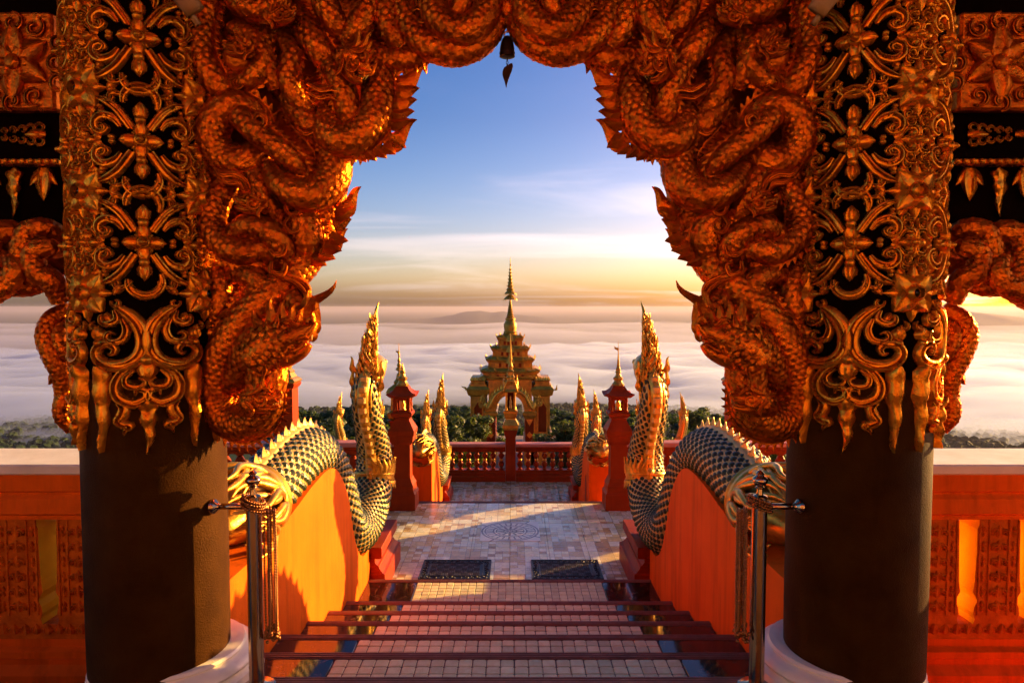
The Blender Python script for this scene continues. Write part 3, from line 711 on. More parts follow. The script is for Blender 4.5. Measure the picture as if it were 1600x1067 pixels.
bigboss = proto('boss', MB().dome((0, 0), .036, .046, cylmap, 18, hole=.62))
bigeye = proto('eye', MB().dome((0, 0), .021, .0302, cylmap, 14), 'glass_dark')
mb = MB()
for k in range(4): mb.petal((0, 0), R(90 * k), .060, .020, .022, cylmap, .3); mb.petal((0, 0), R(45 + 90 * k), .040, .014, .016, cylmap, .3)
mb.dome((0, 0), .015, .028, cylmap, 10)
smallf = proto('small_flower', mb)
ros_s, ros_b = [], []
for k in range(8):
    a = R(22.5 + 45 * k); c = (.092 * math.cos(a), .092 * math.sin(a) * 1.05)
    ros_s.append(proto('rosette_tendril', MB().sweep2([(c[0] + x, c[1] + y) for x, y in spiral(0, 0, .021, .004, 22.5 + 45 * k + 180, 22.5 + 45 * k + 180 + (330 if k % 2 else -330), 12)], [.004, .0085, .009, .0075, .003], HR * .8, cylmap)))
for k in range(12):
    a = R(15 + 30 * k); c = (.128 * math.cos(a) * .95, .128 * math.sin(a))
    if k % 3 == 1: ros_b.append(proto('rosette_leaf', MB().petal((c[0] * .85, c[1] * .85), a, .046, .013, .018, cylmap)))
    else: ros_b.append(proto('rosette_tendril', MB().sweep2([(c[0] + x, c[1] + y) for x, y in spiral(0, 0, .019, .004, 15 + 30 * k + 180, 15 + 30 * k + 180 + (320 if k % 2 else -320), 11)], [.004, .008, .0085, .007, .003], HR * .75, cylmap)))
# the skirt of scrolls and drops along the lower edge (coordinates measured from the centre axis)
UZ = .0024 / 3.336
def K_(pts): return [((x - 460) * UZ, 1.788 - (y / 3.336 + 20) * .00236) for x, y in pts]
skirt = []; WFAT = 1.0
for sg in (1, -1):
    g = lambda p: [(sg * x, y) for x, y in K_(p)]
    skirt += [
        proto('skirt_scroll', MB().sweep2(g([(318, 262), (375, 300), (425, 360), (446, 440), (432, 515), (380, 565), (305, 578), (238, 556), (212, 510), (236, 470), (285, 462), (314, 488), (300, 516), (276, 510)]), [.010, .024, .030, .030, .030, .028, .026, .024, .022, .020, .018, .015, .010, .004], HR * 1.1, cylmap)),
        proto('inner_curl', MB().sweep2(g([(352, 330), (372, 390), (352, 440), (305, 452), (276, 430), (288, 402), (318, 410)]), [.009, .016, .017, .015, .012, .009, .004], HR, cylmap)),
        proto('upper_curl', MB().sweep2(g([(318, 285), (330, 330), (296, 356), (256, 350), (250, 318), (280, 312)]), [.008, .015, .016, .013, .009, .004], HR, cylmap)),
        proto('lyre_scroll', MB().sweep2(g([(420, 560), (352, 605), (312, 675), (326, 745), (395, 778), (452, 752), (450, 712), (412, 706), (402, 734)]), [.009, .018, .021, .022, .021, .018, .015, .010, .004], HR * 1.05, cylmap)),
        proto('lyre_curl', MB().sweep2(g([(402, 600), (362, 640), (372, 682), (424, 690), (448, 662), (420, 640)]), [.007, .013, .015, .013, .009, .004], HR, cylmap)),
        proto('ribbon_tail', MB().sweep2(g([(322, 768), (348, 800), (338, 842), (318, 868), (348, 888), (374, 896), (352, 922), (346, 945)]), [.012, .022, .024, .018, .020, .018, .010, .002], HR, cylmap)),
        proto('drop', MB().drop((sg * (235 - 460) * UZ, K_([(0, 575)])[0][1]), .325, .042, .036, cylmap, 3.5)),
        proto('bud', (lambda q: MB().petal(q, R(90), .050, .026, .026, cylmap, .2).dome((q[0], q[1] - .012), .014, .026, cylmap, 10))((g([(228, 440)])[0]))),
    ]
q = K_([(460, 640)])[0]
skirt.append(proto('drop', MB().drop((0, K_([(0, 760)])[0][1]), .20, .042, .036, cylmap, 3.2)))
mb = MB(); q = K_([(460, 560)])[0]; mb.petal(q, R(-90), .072, .034, .030, cylmap, .2).dome((q[0], q[1] + .010), .024, .032, cylmap, 12)
skirt.append(proto('bud', mb))
SHADE = MB().lathe(0, 0, [(.268, .02), (.27, .30), (.270, 1.05), (.274, 4.0)], 64).build('shaft', 'shaft_plaster', None, smooth=True, ang=40); C.objects.unlink(SHADE)
COREL = MB().lathe(0, 0, [(.2725, 1.28), (.2728, 1.36), (.279, 4.0)], 64).build('lacquer_sleeve', 'black_lacquer', None, smooth=True, ang=40); C.objects.unlink(COREL)
BASE = MB().lathe(0, 0, [(r_ * .88, z_ * .60 - .004) for r_, z_ in [(.40, -.008), (.385, .03), (.38, .06), (.36, .075), (.352, .085), (.366, .10), (.372, .12), (.366, .145), (.345, .165), (.325, .172), (.315, .18), (.32, .195), (.312, .212), (.285, .218), (.268, .218)]], 64).build('base', 'marble_white', None, smooth=True, ang=40); C.objects.unlink(BASE)
ROWS = [1.788 + .372 * k for k in range(5)]
def column(sx, label, phi):
    t = thing('carved_column', label, 'column', (sx * CX, CYc, 0), 'carved columns of the porch')
    piece(SHADE, t); piece(COREL, t); piece(BASE, t, (-sx * .045, .03, 0))
    for rot in (-1, 0, 1, 2):
        rz = phi + rot * math.pi / 2
        if rot == 2: continue
        for z in ROWS:
            for p in lattice: piece(p, t, (0, 0, z), rz)
            sf_ = piece(smallf, t, (0, 0, z), rz + math.pi / 4)
            for q_ in ros_s: piece(q_, sf_)
        for z in [r - .186 for r in ROWS] + [ROWS[-1] + .186]:
            bf = piece(bigf, t, (0, 0, z), rz + math.pi / 4); piece(bigboss, bf)
            for q_ in ros_b: piece(q_, bf)
            if (rot + int(z * 10)) % 2 == 0: piece(bigeye, bf)
        for p in skirt: piece(p, t, (0, 0, 0), rz)
    rz = phi - 1.25 * math.pi
    return t
column(-1, 'left dark round column under a gilded lace of carved flowers and scrolls', R(23))
column(1, 'right dark round column under a gilded lace of carved flowers and scrolls', R(-35))

# ================================================================== CARVED NAGA BRACKETS AND ARCH
PXB = 2.78 / FPX
def bp(x, y, dy=0.0): return at(x, y, 2.78 + dy)
def serp(path, n=7):
    return catmull(np.array([tuple(bp(p[0], p[1], p[2] if len(p) > 2 else 0)) for p in path]), n)
def serpent(parent, path, r, size=.029, ridge=None, belly=None, name='serpent'):
    """one coil: scaled round body, a beaded ridge line and a ribbed belly"""
    pts = serp(path); rad = np.interp(np.linspace(0, 1, len(pts)), np.linspace(0, 1, len(r)), np.array(r) * PXB) if np.ndim(r) else np.full(len(pts), r * PXB)
    mb = MB(); mb.tube(pts, rad * .97, 12); o = mb.build(name, 'carving', parent, smooth=True)
    sc = MB(); sc.scales(pts, rad * .96, size, .0065, over=1.16, wide=1.05, gap=.95, jitter=.5); s = sc.build('scales', 'carving', o); s['kind'] = 'stuff'
    if ridge is not None:
        P, T, A, B = frames(pts, (0, 1, 0)); th = ridge
        Q = P + (rad * 1.04)[:, None] * (math.cos(th) * A + math.sin(th) * B)
        rb = MB(); rb.tube(Q, rad * .10, 5)
        dirn = (math.cos(th) * A + math.sin(th) * B)
        step = max(1, int(round(.026 / (np.linalg.norm(np.diff(P, axis=0), axis=1).mean()))))
        L = np.concatenate([[0], np.cumsum(np.linalg.norm(np.diff(Q, axis=0), axis=1))])
        for s_ in np.arange(.01, L[-1] - .01, .030):
            q = np.array([np.interp(s_, L, Q[:, c]) for c in range(3)]); t_ = np.array([np.interp(s_, L, T[:, c]) for c in range(3)]); d_ = np.array([np.interp(s_, L, dirn[:, c]) for c in range(3)]); rr = float(np.interp(s_, L, rad))
            rb.flame(q - d_ * rr * .1 - t_ * .006, q + d_ * rr * .42 + t_ * .016, .013, .006, np.cross(t_, d_), hook=.15, n=4, fat=.5)
        rb.build('ridge', 'carving', o, smooth=True, ang=45)
    return o
def curlp(parent, pts, w, dy, h=7, name='curl'):
    """flat carved scroll facing the porch"""
    f = lambda a, b, hh: tuple(bp(a, b, dy - hh))
    mb = MB(); mb.sweep2(pts, [q for q in w], h * PXB, f, base=-.02); return mb.build(name, 'carving', parent, smooth=True, ang=50)
def fin(parent, b, t, w, dy, hook=.3, th=9, name='fin'):
    mb = MB(); mb.flame(bp(*b, dy), bp(*t, dy), w * PXB, th * PXB, (0, -1, 0), hook=hook, n=9, fat=.45); return mb.build(name, 'carving', parent, smooth=True, ang=60)
NB = thing('naga_bracket', 'carved orange bracket of coiled scaly nagas left of the opening, head hanging by the column', 'carved bracket', (-1.17, 2.85, 1.2), 'coiled naga brackets of the arch')
board = [(312, -75), (312, 620), (335, 655), (380, 650), (412, 600), (420, 560), (440, 520), (462, 470), (470, 425), (490, 385), (502, 330), (508, 285), (505, 235), (548, 222), (580, 195), (590, 150), (592, 108), (640, 88), (668, 72), (715, 84), (745, 74), (772, 50), (788, 18), (788.5, -75)]
_old = [(312, -75), (312, 560), (325, 600), (352, 600), (372, 560), (395, 500), (448, 462), (478, 425), (500, 392), (520, 330), (528, 285), (522, 235), (560, 225), (592, 200), (604, 150), (604, 108), (640, 90), (668, 72), (715, 84), (745, 74), (772, 50), (788, 18), (788.5, -75)]
MB().prism(board, lambda x, y: tuple(bp(x, y, .15)), lambda x, y: tuple(bp(x, y, .15) + Vector((0, .10, 0)))).build('backing_panel', 'carving', NB)
PI_ = math.pi
coils = [
    ([(520, 246, .06), (512, 318, .05), (492, 376, .03), (466, 418, -.01), (430, 452, -.05), (388, 492, -.07), (355, 540, -.06), (338, 595, -.03), (346, 640, -.02), (378, 661, -.04), (408, 648, -.08), (420, 618, -.12), (410, 588, -.14), (420, 560, -.15)], [24, 27, 28, 27, 27, 27, 27, 28, 30, 31, 28, 24, 24, 22], -PI_ / 2),
    ([(418, 258, -.06), (440, 288, -.09), (472, 305, -.09), (504, 298, -.06), (521, 272, -.03), (520, 236, .0), (500, 206, -.01), (478, 186, -.01), (455, 150, .02)], [12, 22, 26, 27, 27, 26, 24, 22, 20], PI_ / 2),
    ([(372, 178, -.12), (398, 204, -.13), (432, 230, -.12), (458, 252, -.10), (474, 275, -.06)], [17, 18, 17, 15, 10], PI_ / 2),
    ([(412, 212, .0), (400, 182, -.05), (366, 166, -.08), (340, 184, -.08), (332, 216, -.07), (350, 244, -.05), (384, 252, -.05), (412, 236, .0)], [18, 22, 24, 25, 25, 25, 25, 22], -PI_ / 2),
    ([(332, 252, .0), (352, 284, -.02), (338, 318, -.05), (331, 350, -.07), (345, 378, -.09), (376, 394, -.10), (408, 390, -.08), (428, 404, -.03)], [18, 20, 20, 20, 20, 20, 18, 14], -PI_ / 2),
    ([(358, 372, -.08), (384, 354, -.11), (414, 358, -.11), (438, 380, -.09), (448, 412, -.04)], [12, 17, 18, 18, 16], -PI_ / 2),
    ([(398, 256, -.02), (406, 292, -.05), (424, 330, -.04), (444, 356, .0)], [20, 21, 20, 18], None),
    ([(466, 316, .0), (472, 345, -.04), (480, 372, -.04), (478, 398, -.01)], [22, 25, 25, 22], PI_ / 2),
    ([(352, 430, .0), (378, 428, -.06), (404, 440, -.08), (396, 462, -.06), (372, 474, -.03)], [12, 17, 20, 18, 14], None),
    ([(330, 410, .0), (345, 440, -.04), (342, 478, -.05), (332, 510, -.02)], [13, 15, 15, 12], -PI_ / 2),
    ([(552, 40, .04), (582, 100, -.01), (592, 150, -.03), (584, 188, -.05), (560, 215, -.06), (532, 220, -.06), (512, 202, -.03), (516, 172, .02)], [20, 24, 26, 27, 27, 26, 24, 20], PI_ / 2),
    ([(500, 70, .0), (520, 105, -.05), (536, 140, -.06), (546, 178, -.04), (560, 200, .0)], [16, 18, 19, 19, 16], -PI_ / 2),
    ([(428, 42, .0), (412, 74, -.05), (420, 108, -.06), (432, 138, -.03)], [14, 16, 16, 13], None),
    ([(440, 50, .0), (456, 84, -.05), (450, 118, -.06), (462, 152, -.05), (486, 176, -.02)], [13, 15, 15, 14, 12], PI_ / 2),
    ([(452, 8, .02), (478, 46, -.04), (504, 84, -.05), (528, 116, .0)], [16, 20, 20, 16], PI_ / 2),
    ([(322, -40, .0), (326, 0, -.05), (318, 40, -.07), (317, 78, -.08), (328, 112, -.08), (348, 140, -.06), (374, 150, -.01)], [18, 18, 17, 18, 20, 20, 16], PI_ / 2),
    ([(352, 118, -.04), (378, 130, -.07), (404, 112, -.08), (408, 82, -.07), (392, 56, -.05), (362, 44, -.02)], [10, 14, 15, 15, 14, 10], -PI_ / 2),
    ([(596, -40, .0), (628, 2, -.04), (642, 42, -.06), (668, 70, -.07), (706, 82, -.07), (744, 72, -.06), (768, 50, -.05), (788, 10, -.02)], [20, 20, 21, 21, 21, 20, 17, 12], None),
    ([(652, -50, -.02), (672, 2, -.08), (690, 34, -.10), (724, 50, -.11), (754, 30, -.10), (768, -10, -.07), (772, -50, -.03)], [18, 22, 23, 23, 22, 20, 18], PI_ / 2),
    ([(664, 82, -.02), (632, 92, -.03), (600, 92, -.02), (572, 78, .0)], [14, 18, 19, 16], PI_ / 2),
    ([(556, -50, .0), (572, 0, -.06), (562, 40, -.07), (540, 66, -.04)], [18, 21, 20, 15], -PI_ / 2),
    ([(516, -50, .0), (508, 0, -.06), (524, 36, -.06), (552, 52, -.03)], [18, 20, 18, 14], None),
    ([(704, -50, -.05), (722, 0, -.10), (708, 30, -.09)], [14, 15, 10], None),
    ([(340, -50, .0), (370, 0, -.06), (402, 16, -.07), (432, 6, -.06), (452, -30, -.02)], [16, 18, 19, 18, 14], PI_ / 2),
    ([(612, -50, .0), (604, 0, -.05), (610, 46, -.06), (630, 72, -.04)], [16, 18, 18, 14], None),
    ([(780, -60, -.05), (778, -20, -.07), (790, 20, -.06), (791, 38, -.04)], [10, 11, 10, 5], None),
]
coils += [([(352, 600, .0), (372, 588, -.07), (384, 562, -.10), (398, 535, -.12), (420, 518, -.12)], [20, 24, 26, 26, 24], -PI_ / 2), ([(440, 452, -.02), (462, 470, -.06), (474, 500, -.08), (468, 530, -.08)], [16, 19, 18, 14], PI_ / 2), ([(385, 640, -.08), (405, 625, -.15), (424, 600, -.16), (430, 572, -.14)], [18, 22, 22, 18], PI_ / 2)]
for p, r, rg in coils: serpent(NB, p, r, ridge=rg)
# flame fins along the inner silhouette
for b, t, w, dy, hk in [
    ((624, 132), (667, 106), 15, -.03, .3), ((620, 146), (656, 140), 14, -.05, .2), ((616, 162), (652, 158), 14, -.05, .2), ((614, 178), (648, 176), 13, -.05, .2), ((610, 192), (643, 190), 12, -.05, .2),
    ((598, 222), (655, 194), 17, -.04, .45), ((612, 216), (634, 232), 12, -.06, .1), ((600, 228), (618, 242), 11, -.06, .1), ((588, 232), (604, 248), 11, -.06, .1), ((574, 236), (588, 252), 11, -.06, .1), ((560, 238), (572, 254), 10, -.06, .1), ((547, 238), (556, 254), 10, -.06, .1),
    ((528, 330), (568, 296), 15, -.02, .4), ((526, 340), (556, 326), 13, -.04, .2), ((522, 352), (550, 344), 13, -.04, .2), ((512, 384), (546, 361), 13, -.03, .4), ((516, 372), (544, 378), 12, -.05, .15), ((508, 386), (534, 393), 12, -.05, .15), ((500, 396), (524, 406), 11, -.05, .15), ((490, 404), (510, 416), 11, -.05, .15),
    ((505, 250), (548, 236), 0.1, -.02, .1)]:
    if w > 1: fin(NB, b, t, w, dy, hk)
# scalloped belly plates under the arch crown
def belly(path, lo, hi, n, side, ln, w):
    P = serp(path, 12); k0, k1 = int(lo * (len(P) - 1)), int(hi * (len(P) - 1))
    for k in np.linspace(k0, k1, n).astype(int):
        a = P[max(0, k - 1)]; b = P[min(len(P) - 1, k + 1)]; t = (b - a) / np.linalg.norm(b - a)
        d = np.array([t[2], 0, -t[0]]) * side; c = P[k]
        for dy in (-.012, .045):
            q = c + d * 15 * PXB + np.array([0, dy, 0])
            mb = MB(); mb.flame(q - d * .01, q + d * ln * PXB + t * .006, w * PXB, 5 * PXB, (0, -1, 0), hook=.05, n=5, fat=.75); mb.build('belly_plate', 'carving', NB, smooth=True, ang=60)
belly(coils[17][0], .36, .97, 17, -1, 15, 8.5)
belly(coils[19][0], .1, .9, 7, -1, 11, 7)
belly(coils[0][0], .02, .22, 7, -1, 8, 7)
# carved scrolls filling the gaps
for c in [
    ([(452, 312), (446, 322), (452, 334), (464, 332), (464, 322), (456, 322)], [2, 4, 4, 4, 3, 1], -.10), ([(452, 338), (444, 350), (452, 362), (466, 358), (464, 346), (456, 348)], [2, 4, 5, 4, 3, 1], -.10),
    ([(420, 390), (430, 398), (442, 396), (446, 384), (436, 380)], [3, 6, 6, 4, 1], -.12), ([(424, 408), (424, 424), (440, 428), (446, 414), (436, 410)], [3, 6, 6, 4, 1], -.12), ([(424, 424), (450, 432), (478, 446), (482, 466), (476, 478)], [4, 7, 6, 4, 2], -.08), ([(430, 432), (456, 440), (474, 454), (478, 470)], [2, 5, 4, 2], -.10),
    ([(334, 262), (346, 272), (366, 272), (384, 284), (392, 306)], [3, 7, 8, 6, 2], -.10), ([(342, 276), (356, 284), (372, 286), (382, 300)], [3, 6, 6, 2], -.10),
    ([(464, 200), (478, 208), (496, 200), (510, 206), (524, 222)], [3, 7, 7, 6, 2], -.06), ([(370, 120), (362, 128), (368, 138), (378, 134), (374, 126)], [2, 4, 4, 3, 1], -.10),
    ([(396, 186), (404, 178), (414, 184), (412, 196), (402, 196)], [3, 6, 6, 5, 2], -.15), ([(386, 196), (392, 184), (388, 174)], [4, 6, 2], -.15),
    ([(480, 130), (500, 140), (520, 138), (538, 146), (548, 160)], [3, 6, 7, 6, 2], -.09), ([(478, 142), (498, 152), (516, 150), (530, 158)], [2, 5, 5, 2], -.09),
    ([(340, 498), (352, 488), (366, 494), (364, 508), (354, 506)], [2, 5, 5, 4, 1], -.10), ([(640, 20), (652, 12), (664, 20), (660, 34), (650, 30)], [2, 5, 5, 4, 1], -.10)]:
    curlp(NB, *c)
# forehead boss in the upper coil
mb = MB(); mb.ball(bp(374, 90, -.06), 25 * PXB, 18, sc=(1, .7, 1)); hb = mb.build('boss', 'carving', NB, smooth=True)
def naga_head(parent, m, s=1.0, dy=-.16, flip=1):
    """side view head built round: skull, jaws, eye, teeth, cheek scroll and mane; m maps head units to pixels"""
    f = lambda x, y, d=0.0: bp(*m(x, y), dy + d)
    def tb(pts, r, n=12, flat=1.0):
        P = catmull(np.array([tuple(f(*q)) for q in pts]), 6); mb = MB(); mb.tube(P, [q * PXB * s for q in r], n, flat=flat); return mb
    h = tb([(-38, 26), (-20, 10), (2, 0), (24, -4), (42, -10), (52, -20)], [21, 24, 24, 19, 13, 6], 14, 1.25).build('head', 'carving', parent, smooth=True)
    hs = MB(); hs.scales(catmull(np.array([tuple(f(*q)) for q in [(-38, 26), (-20, 10), (2, 0), (24, -4)]]), 8), [21 * PXB * s * 1.1, 24 * PXB * s * 1.1, 24 * PXB * s * 1.1, 19 * PXB * s * 1.05], .026 * max(s, .7), .012 * s, over=1.16); ho = hs.build('head_scales', 'carving', h); ho['kind'] = 'stuff'
    tb([(-8, 24), (14, 24), (34, 20), (46, 12)], [15, 12, 8, 4], 12, 1.3).build('jaw', 'carving', h, smooth=True)
    for sd in (-1, 1):
        mb = MB(); mb.ball(f(10, -14, sd * .045), 7 * PXB * s, 12); mb.build('eye', 'carving', h, smooth=True)
        q = lambda a, b, hh, sd=sd: tuple(f(a, b, sd * (.052 + hh)))
        for pts, w in (([(-26, 6), (-10, 20), (8, 14), (10, 0), (-2, -4), (-6, 6)], [3, 6, 6, 5, 4, 1]), ([(2, -24), (14, -26), (24, -18), (34, -18)], [2, 4, 4, 1]), ([(20, 4), (34, 0), (44, 4)], [2, 4, 1]), ([(-34, -4), (-18, -12), (-4, -22), (-2, -36)], [3, 7, 6, 1]), ([(-44, 14), (-30, 22), (-22, 36), (-26, 50)], [3, 7, 6, 1])):
            MB().sweep2(pts, w, 5 * PXB * s, q, base=-.02).build('curl', 'carving', h, smooth=True, ang=50)
        for pts_, r_ in (([(-6, -16), (6, -24), (20, -20), (30, -12)], [3, 5, 5, 2]), ([(14, 10), (30, 6), (44, -4), (54, -16)], [2, 3.5, 3.5, 2]), ([(8, 18), (24, 17), (40, 10)], [2, 3, 2]), ([(40, -18), (48, -24), (52, -16)], [3, 4, 2])):
            MB().tube(catmull(np.array([tuple(f(a_, b_, sd * .042)) for a_, b_ in pts_]), 5), [q_ * PXB * s for q_ in r_], 7).build('brow', 'carving', h, smooth=True)
        for k in range(4):
            mb = MB(); mb.flame(f(30 + k * 6, 4 - k * 3, sd * .02), f(31 + k * 6, 16 - k * 3, sd * .02), 2.4 * PXB * s, 2.2 * PXB * s, (0, -1, 0), hook=0, n=4, fat=.6); mb.build('tooth', 'gold_pale', h)
    for (b, t, w) in [((-20, -14), (-6, -58), 10), ((-6, -18), (12, -52), 9), ((8, -20), (28, -46), 8), ((-30, -6), (-34, -46), 10), ((20, -18), (40, -38), 7), ((46, -16), (54, -32), 5), ((-34, 12), (-62, -8), 9), ((-34, 26), (-64, 26), 9)]:
        for sd in (-1, 1):
            mb = MB(); mb.flame(f(*b, sd * .03), f(*t, sd * .035), w * PXB * s, 7 * PXB * s, (0, -1, 0), hook=.35, n=8, fat=.45); mb.build('mane', 'carving', h, smooth=True, ang=60)
    return h
naga_head(NB, lambda x, y: (436 + 1.05 * x, 532 + 1.15 * y - .16 * x), 1.2, -.18)
for b, t, w, hk in [((474, 508), (519, 434), 11, -.35), ((478, 512), (504, 462), 12, .3), ((484, 520), (502, 482), 10, .3), ((470, 486), (488, 452), 10, .3), ((482, 530), (500, 505), 8, .3)]:
    for dy in (-.10, -.17): fin(NB, b, t, w, dy, hk, 8, 'crest')
naga_head(NB, lambda x, y: (408 + .62 * x, 622 + .62 * y + .1 * x), .62, -.20)
naga_head(NB, lambda x, y: (556 + .70 * x * .5 - .5 * y, 96 + .70 * y + .5 * x), .70, -.13)
naga_head(NB, lambda x, y: (392 - .5 * x, 316 + .5 * y), .5, -.15)
naga_head(NB, lambda x, y: (372 - .45 * x, 74 + .45 * y), .45, -.14)
naga_head(NB, lambda x, y: (436 + .5 * x, 22 + .5 * y), .5, -.13)
NB2 = mirror(NB, 'carved orange bracket of coiled scaly nagas right of the opening, head hanging by the column')
NB2['group'] = 'coiled naga brackets of the arch'

# ------------------------------------------------------------------ bell under the crown of the arch
bc = bp(792.5, 70, -.03); bz = lambda py: at(792, py, 2.75).z
bell = thing('temple_bell', 'small dark bronze bell hanging under the middle of the carved arch', 'bell', (bc.x, 2.75, bz(92)))
k = 2.75 / FPX
MB().lathe(bc.x, 2.75, [(9.5 * k, bz(90)), (11.8 * k, bz(89)), (11.6 * k, bz(84)), (11 * k, bz(76)), (9.8 * k, bz(68)), (7.6 * k, bz(61.5)), (4.5 * k, bz(57.5)), (1 * k, bz(56.5))], 28).build('body', 'bell_bronze', bell, smooth=True, ang=40)
mb = MB(); mb.lathe(bc.x, 2.75, [(12.1 * k, bz(84.2)), (12.1 * k, bz(83)), (11.6 * k, bz(82))], 28); mb.build('band', 'bell_bronze', bell)
P = [(bc.x + 4.6 * k * math.cos(t), 2.75, bz(55) + 5 * k * math.sin(t)) for t in np.linspace(-.5, math.pi + .5, 14)]
MB().tube(P, 1.3 * k, 6).build('loop', 'steel', bell, smooth=True)
MB().tube([(bc.x, 2.75, bz(52)), (bc.x, 2.75, bz(20))], 1.0 * k, 6, ref=(1, 0, 0)).build('hook', 'bell_bronze', bell)
for i_, y in enumerate((93.5, 98.5, 103)):
    P = [(bc.x + 1.5 * k * math.cos(t) * (1 if i_ % 2 else .4), 2.75 + 1.5 * k * math.cos(t) * (.4 if i_ % 2 else 1), bz(y) + 2.8 * k * math.sin(t)) for t in np.linspace(0, 2 * math.pi, 13)]
    MB().tube(P, .55 * k, 5, ref=(.3, .9, .1)).build('chain_link', 'bell_bronze', bell, smooth=True)
lf = [(800.5, 99), (801.5, 104), (799, 113), (795.5, 122), (792.5, 131), (791, 137.5), (788.5, 128), (785.5, 119), (785.2, 112), (788, 105.5), (793, 102.5), (797, 99.5)]
lf = [tuple(q) for q in catmull(np.array(lf + [lf[0]], float), 4)[:-1]]
MB().prism(lf, lambda x, y: tuple(at(x, y, 2.748)), lambda x, y: tuple(at(x, y, 2.748) + Vector((0, .004, 0)))).build('clapper_leaf', 'bell_bronze', bell)

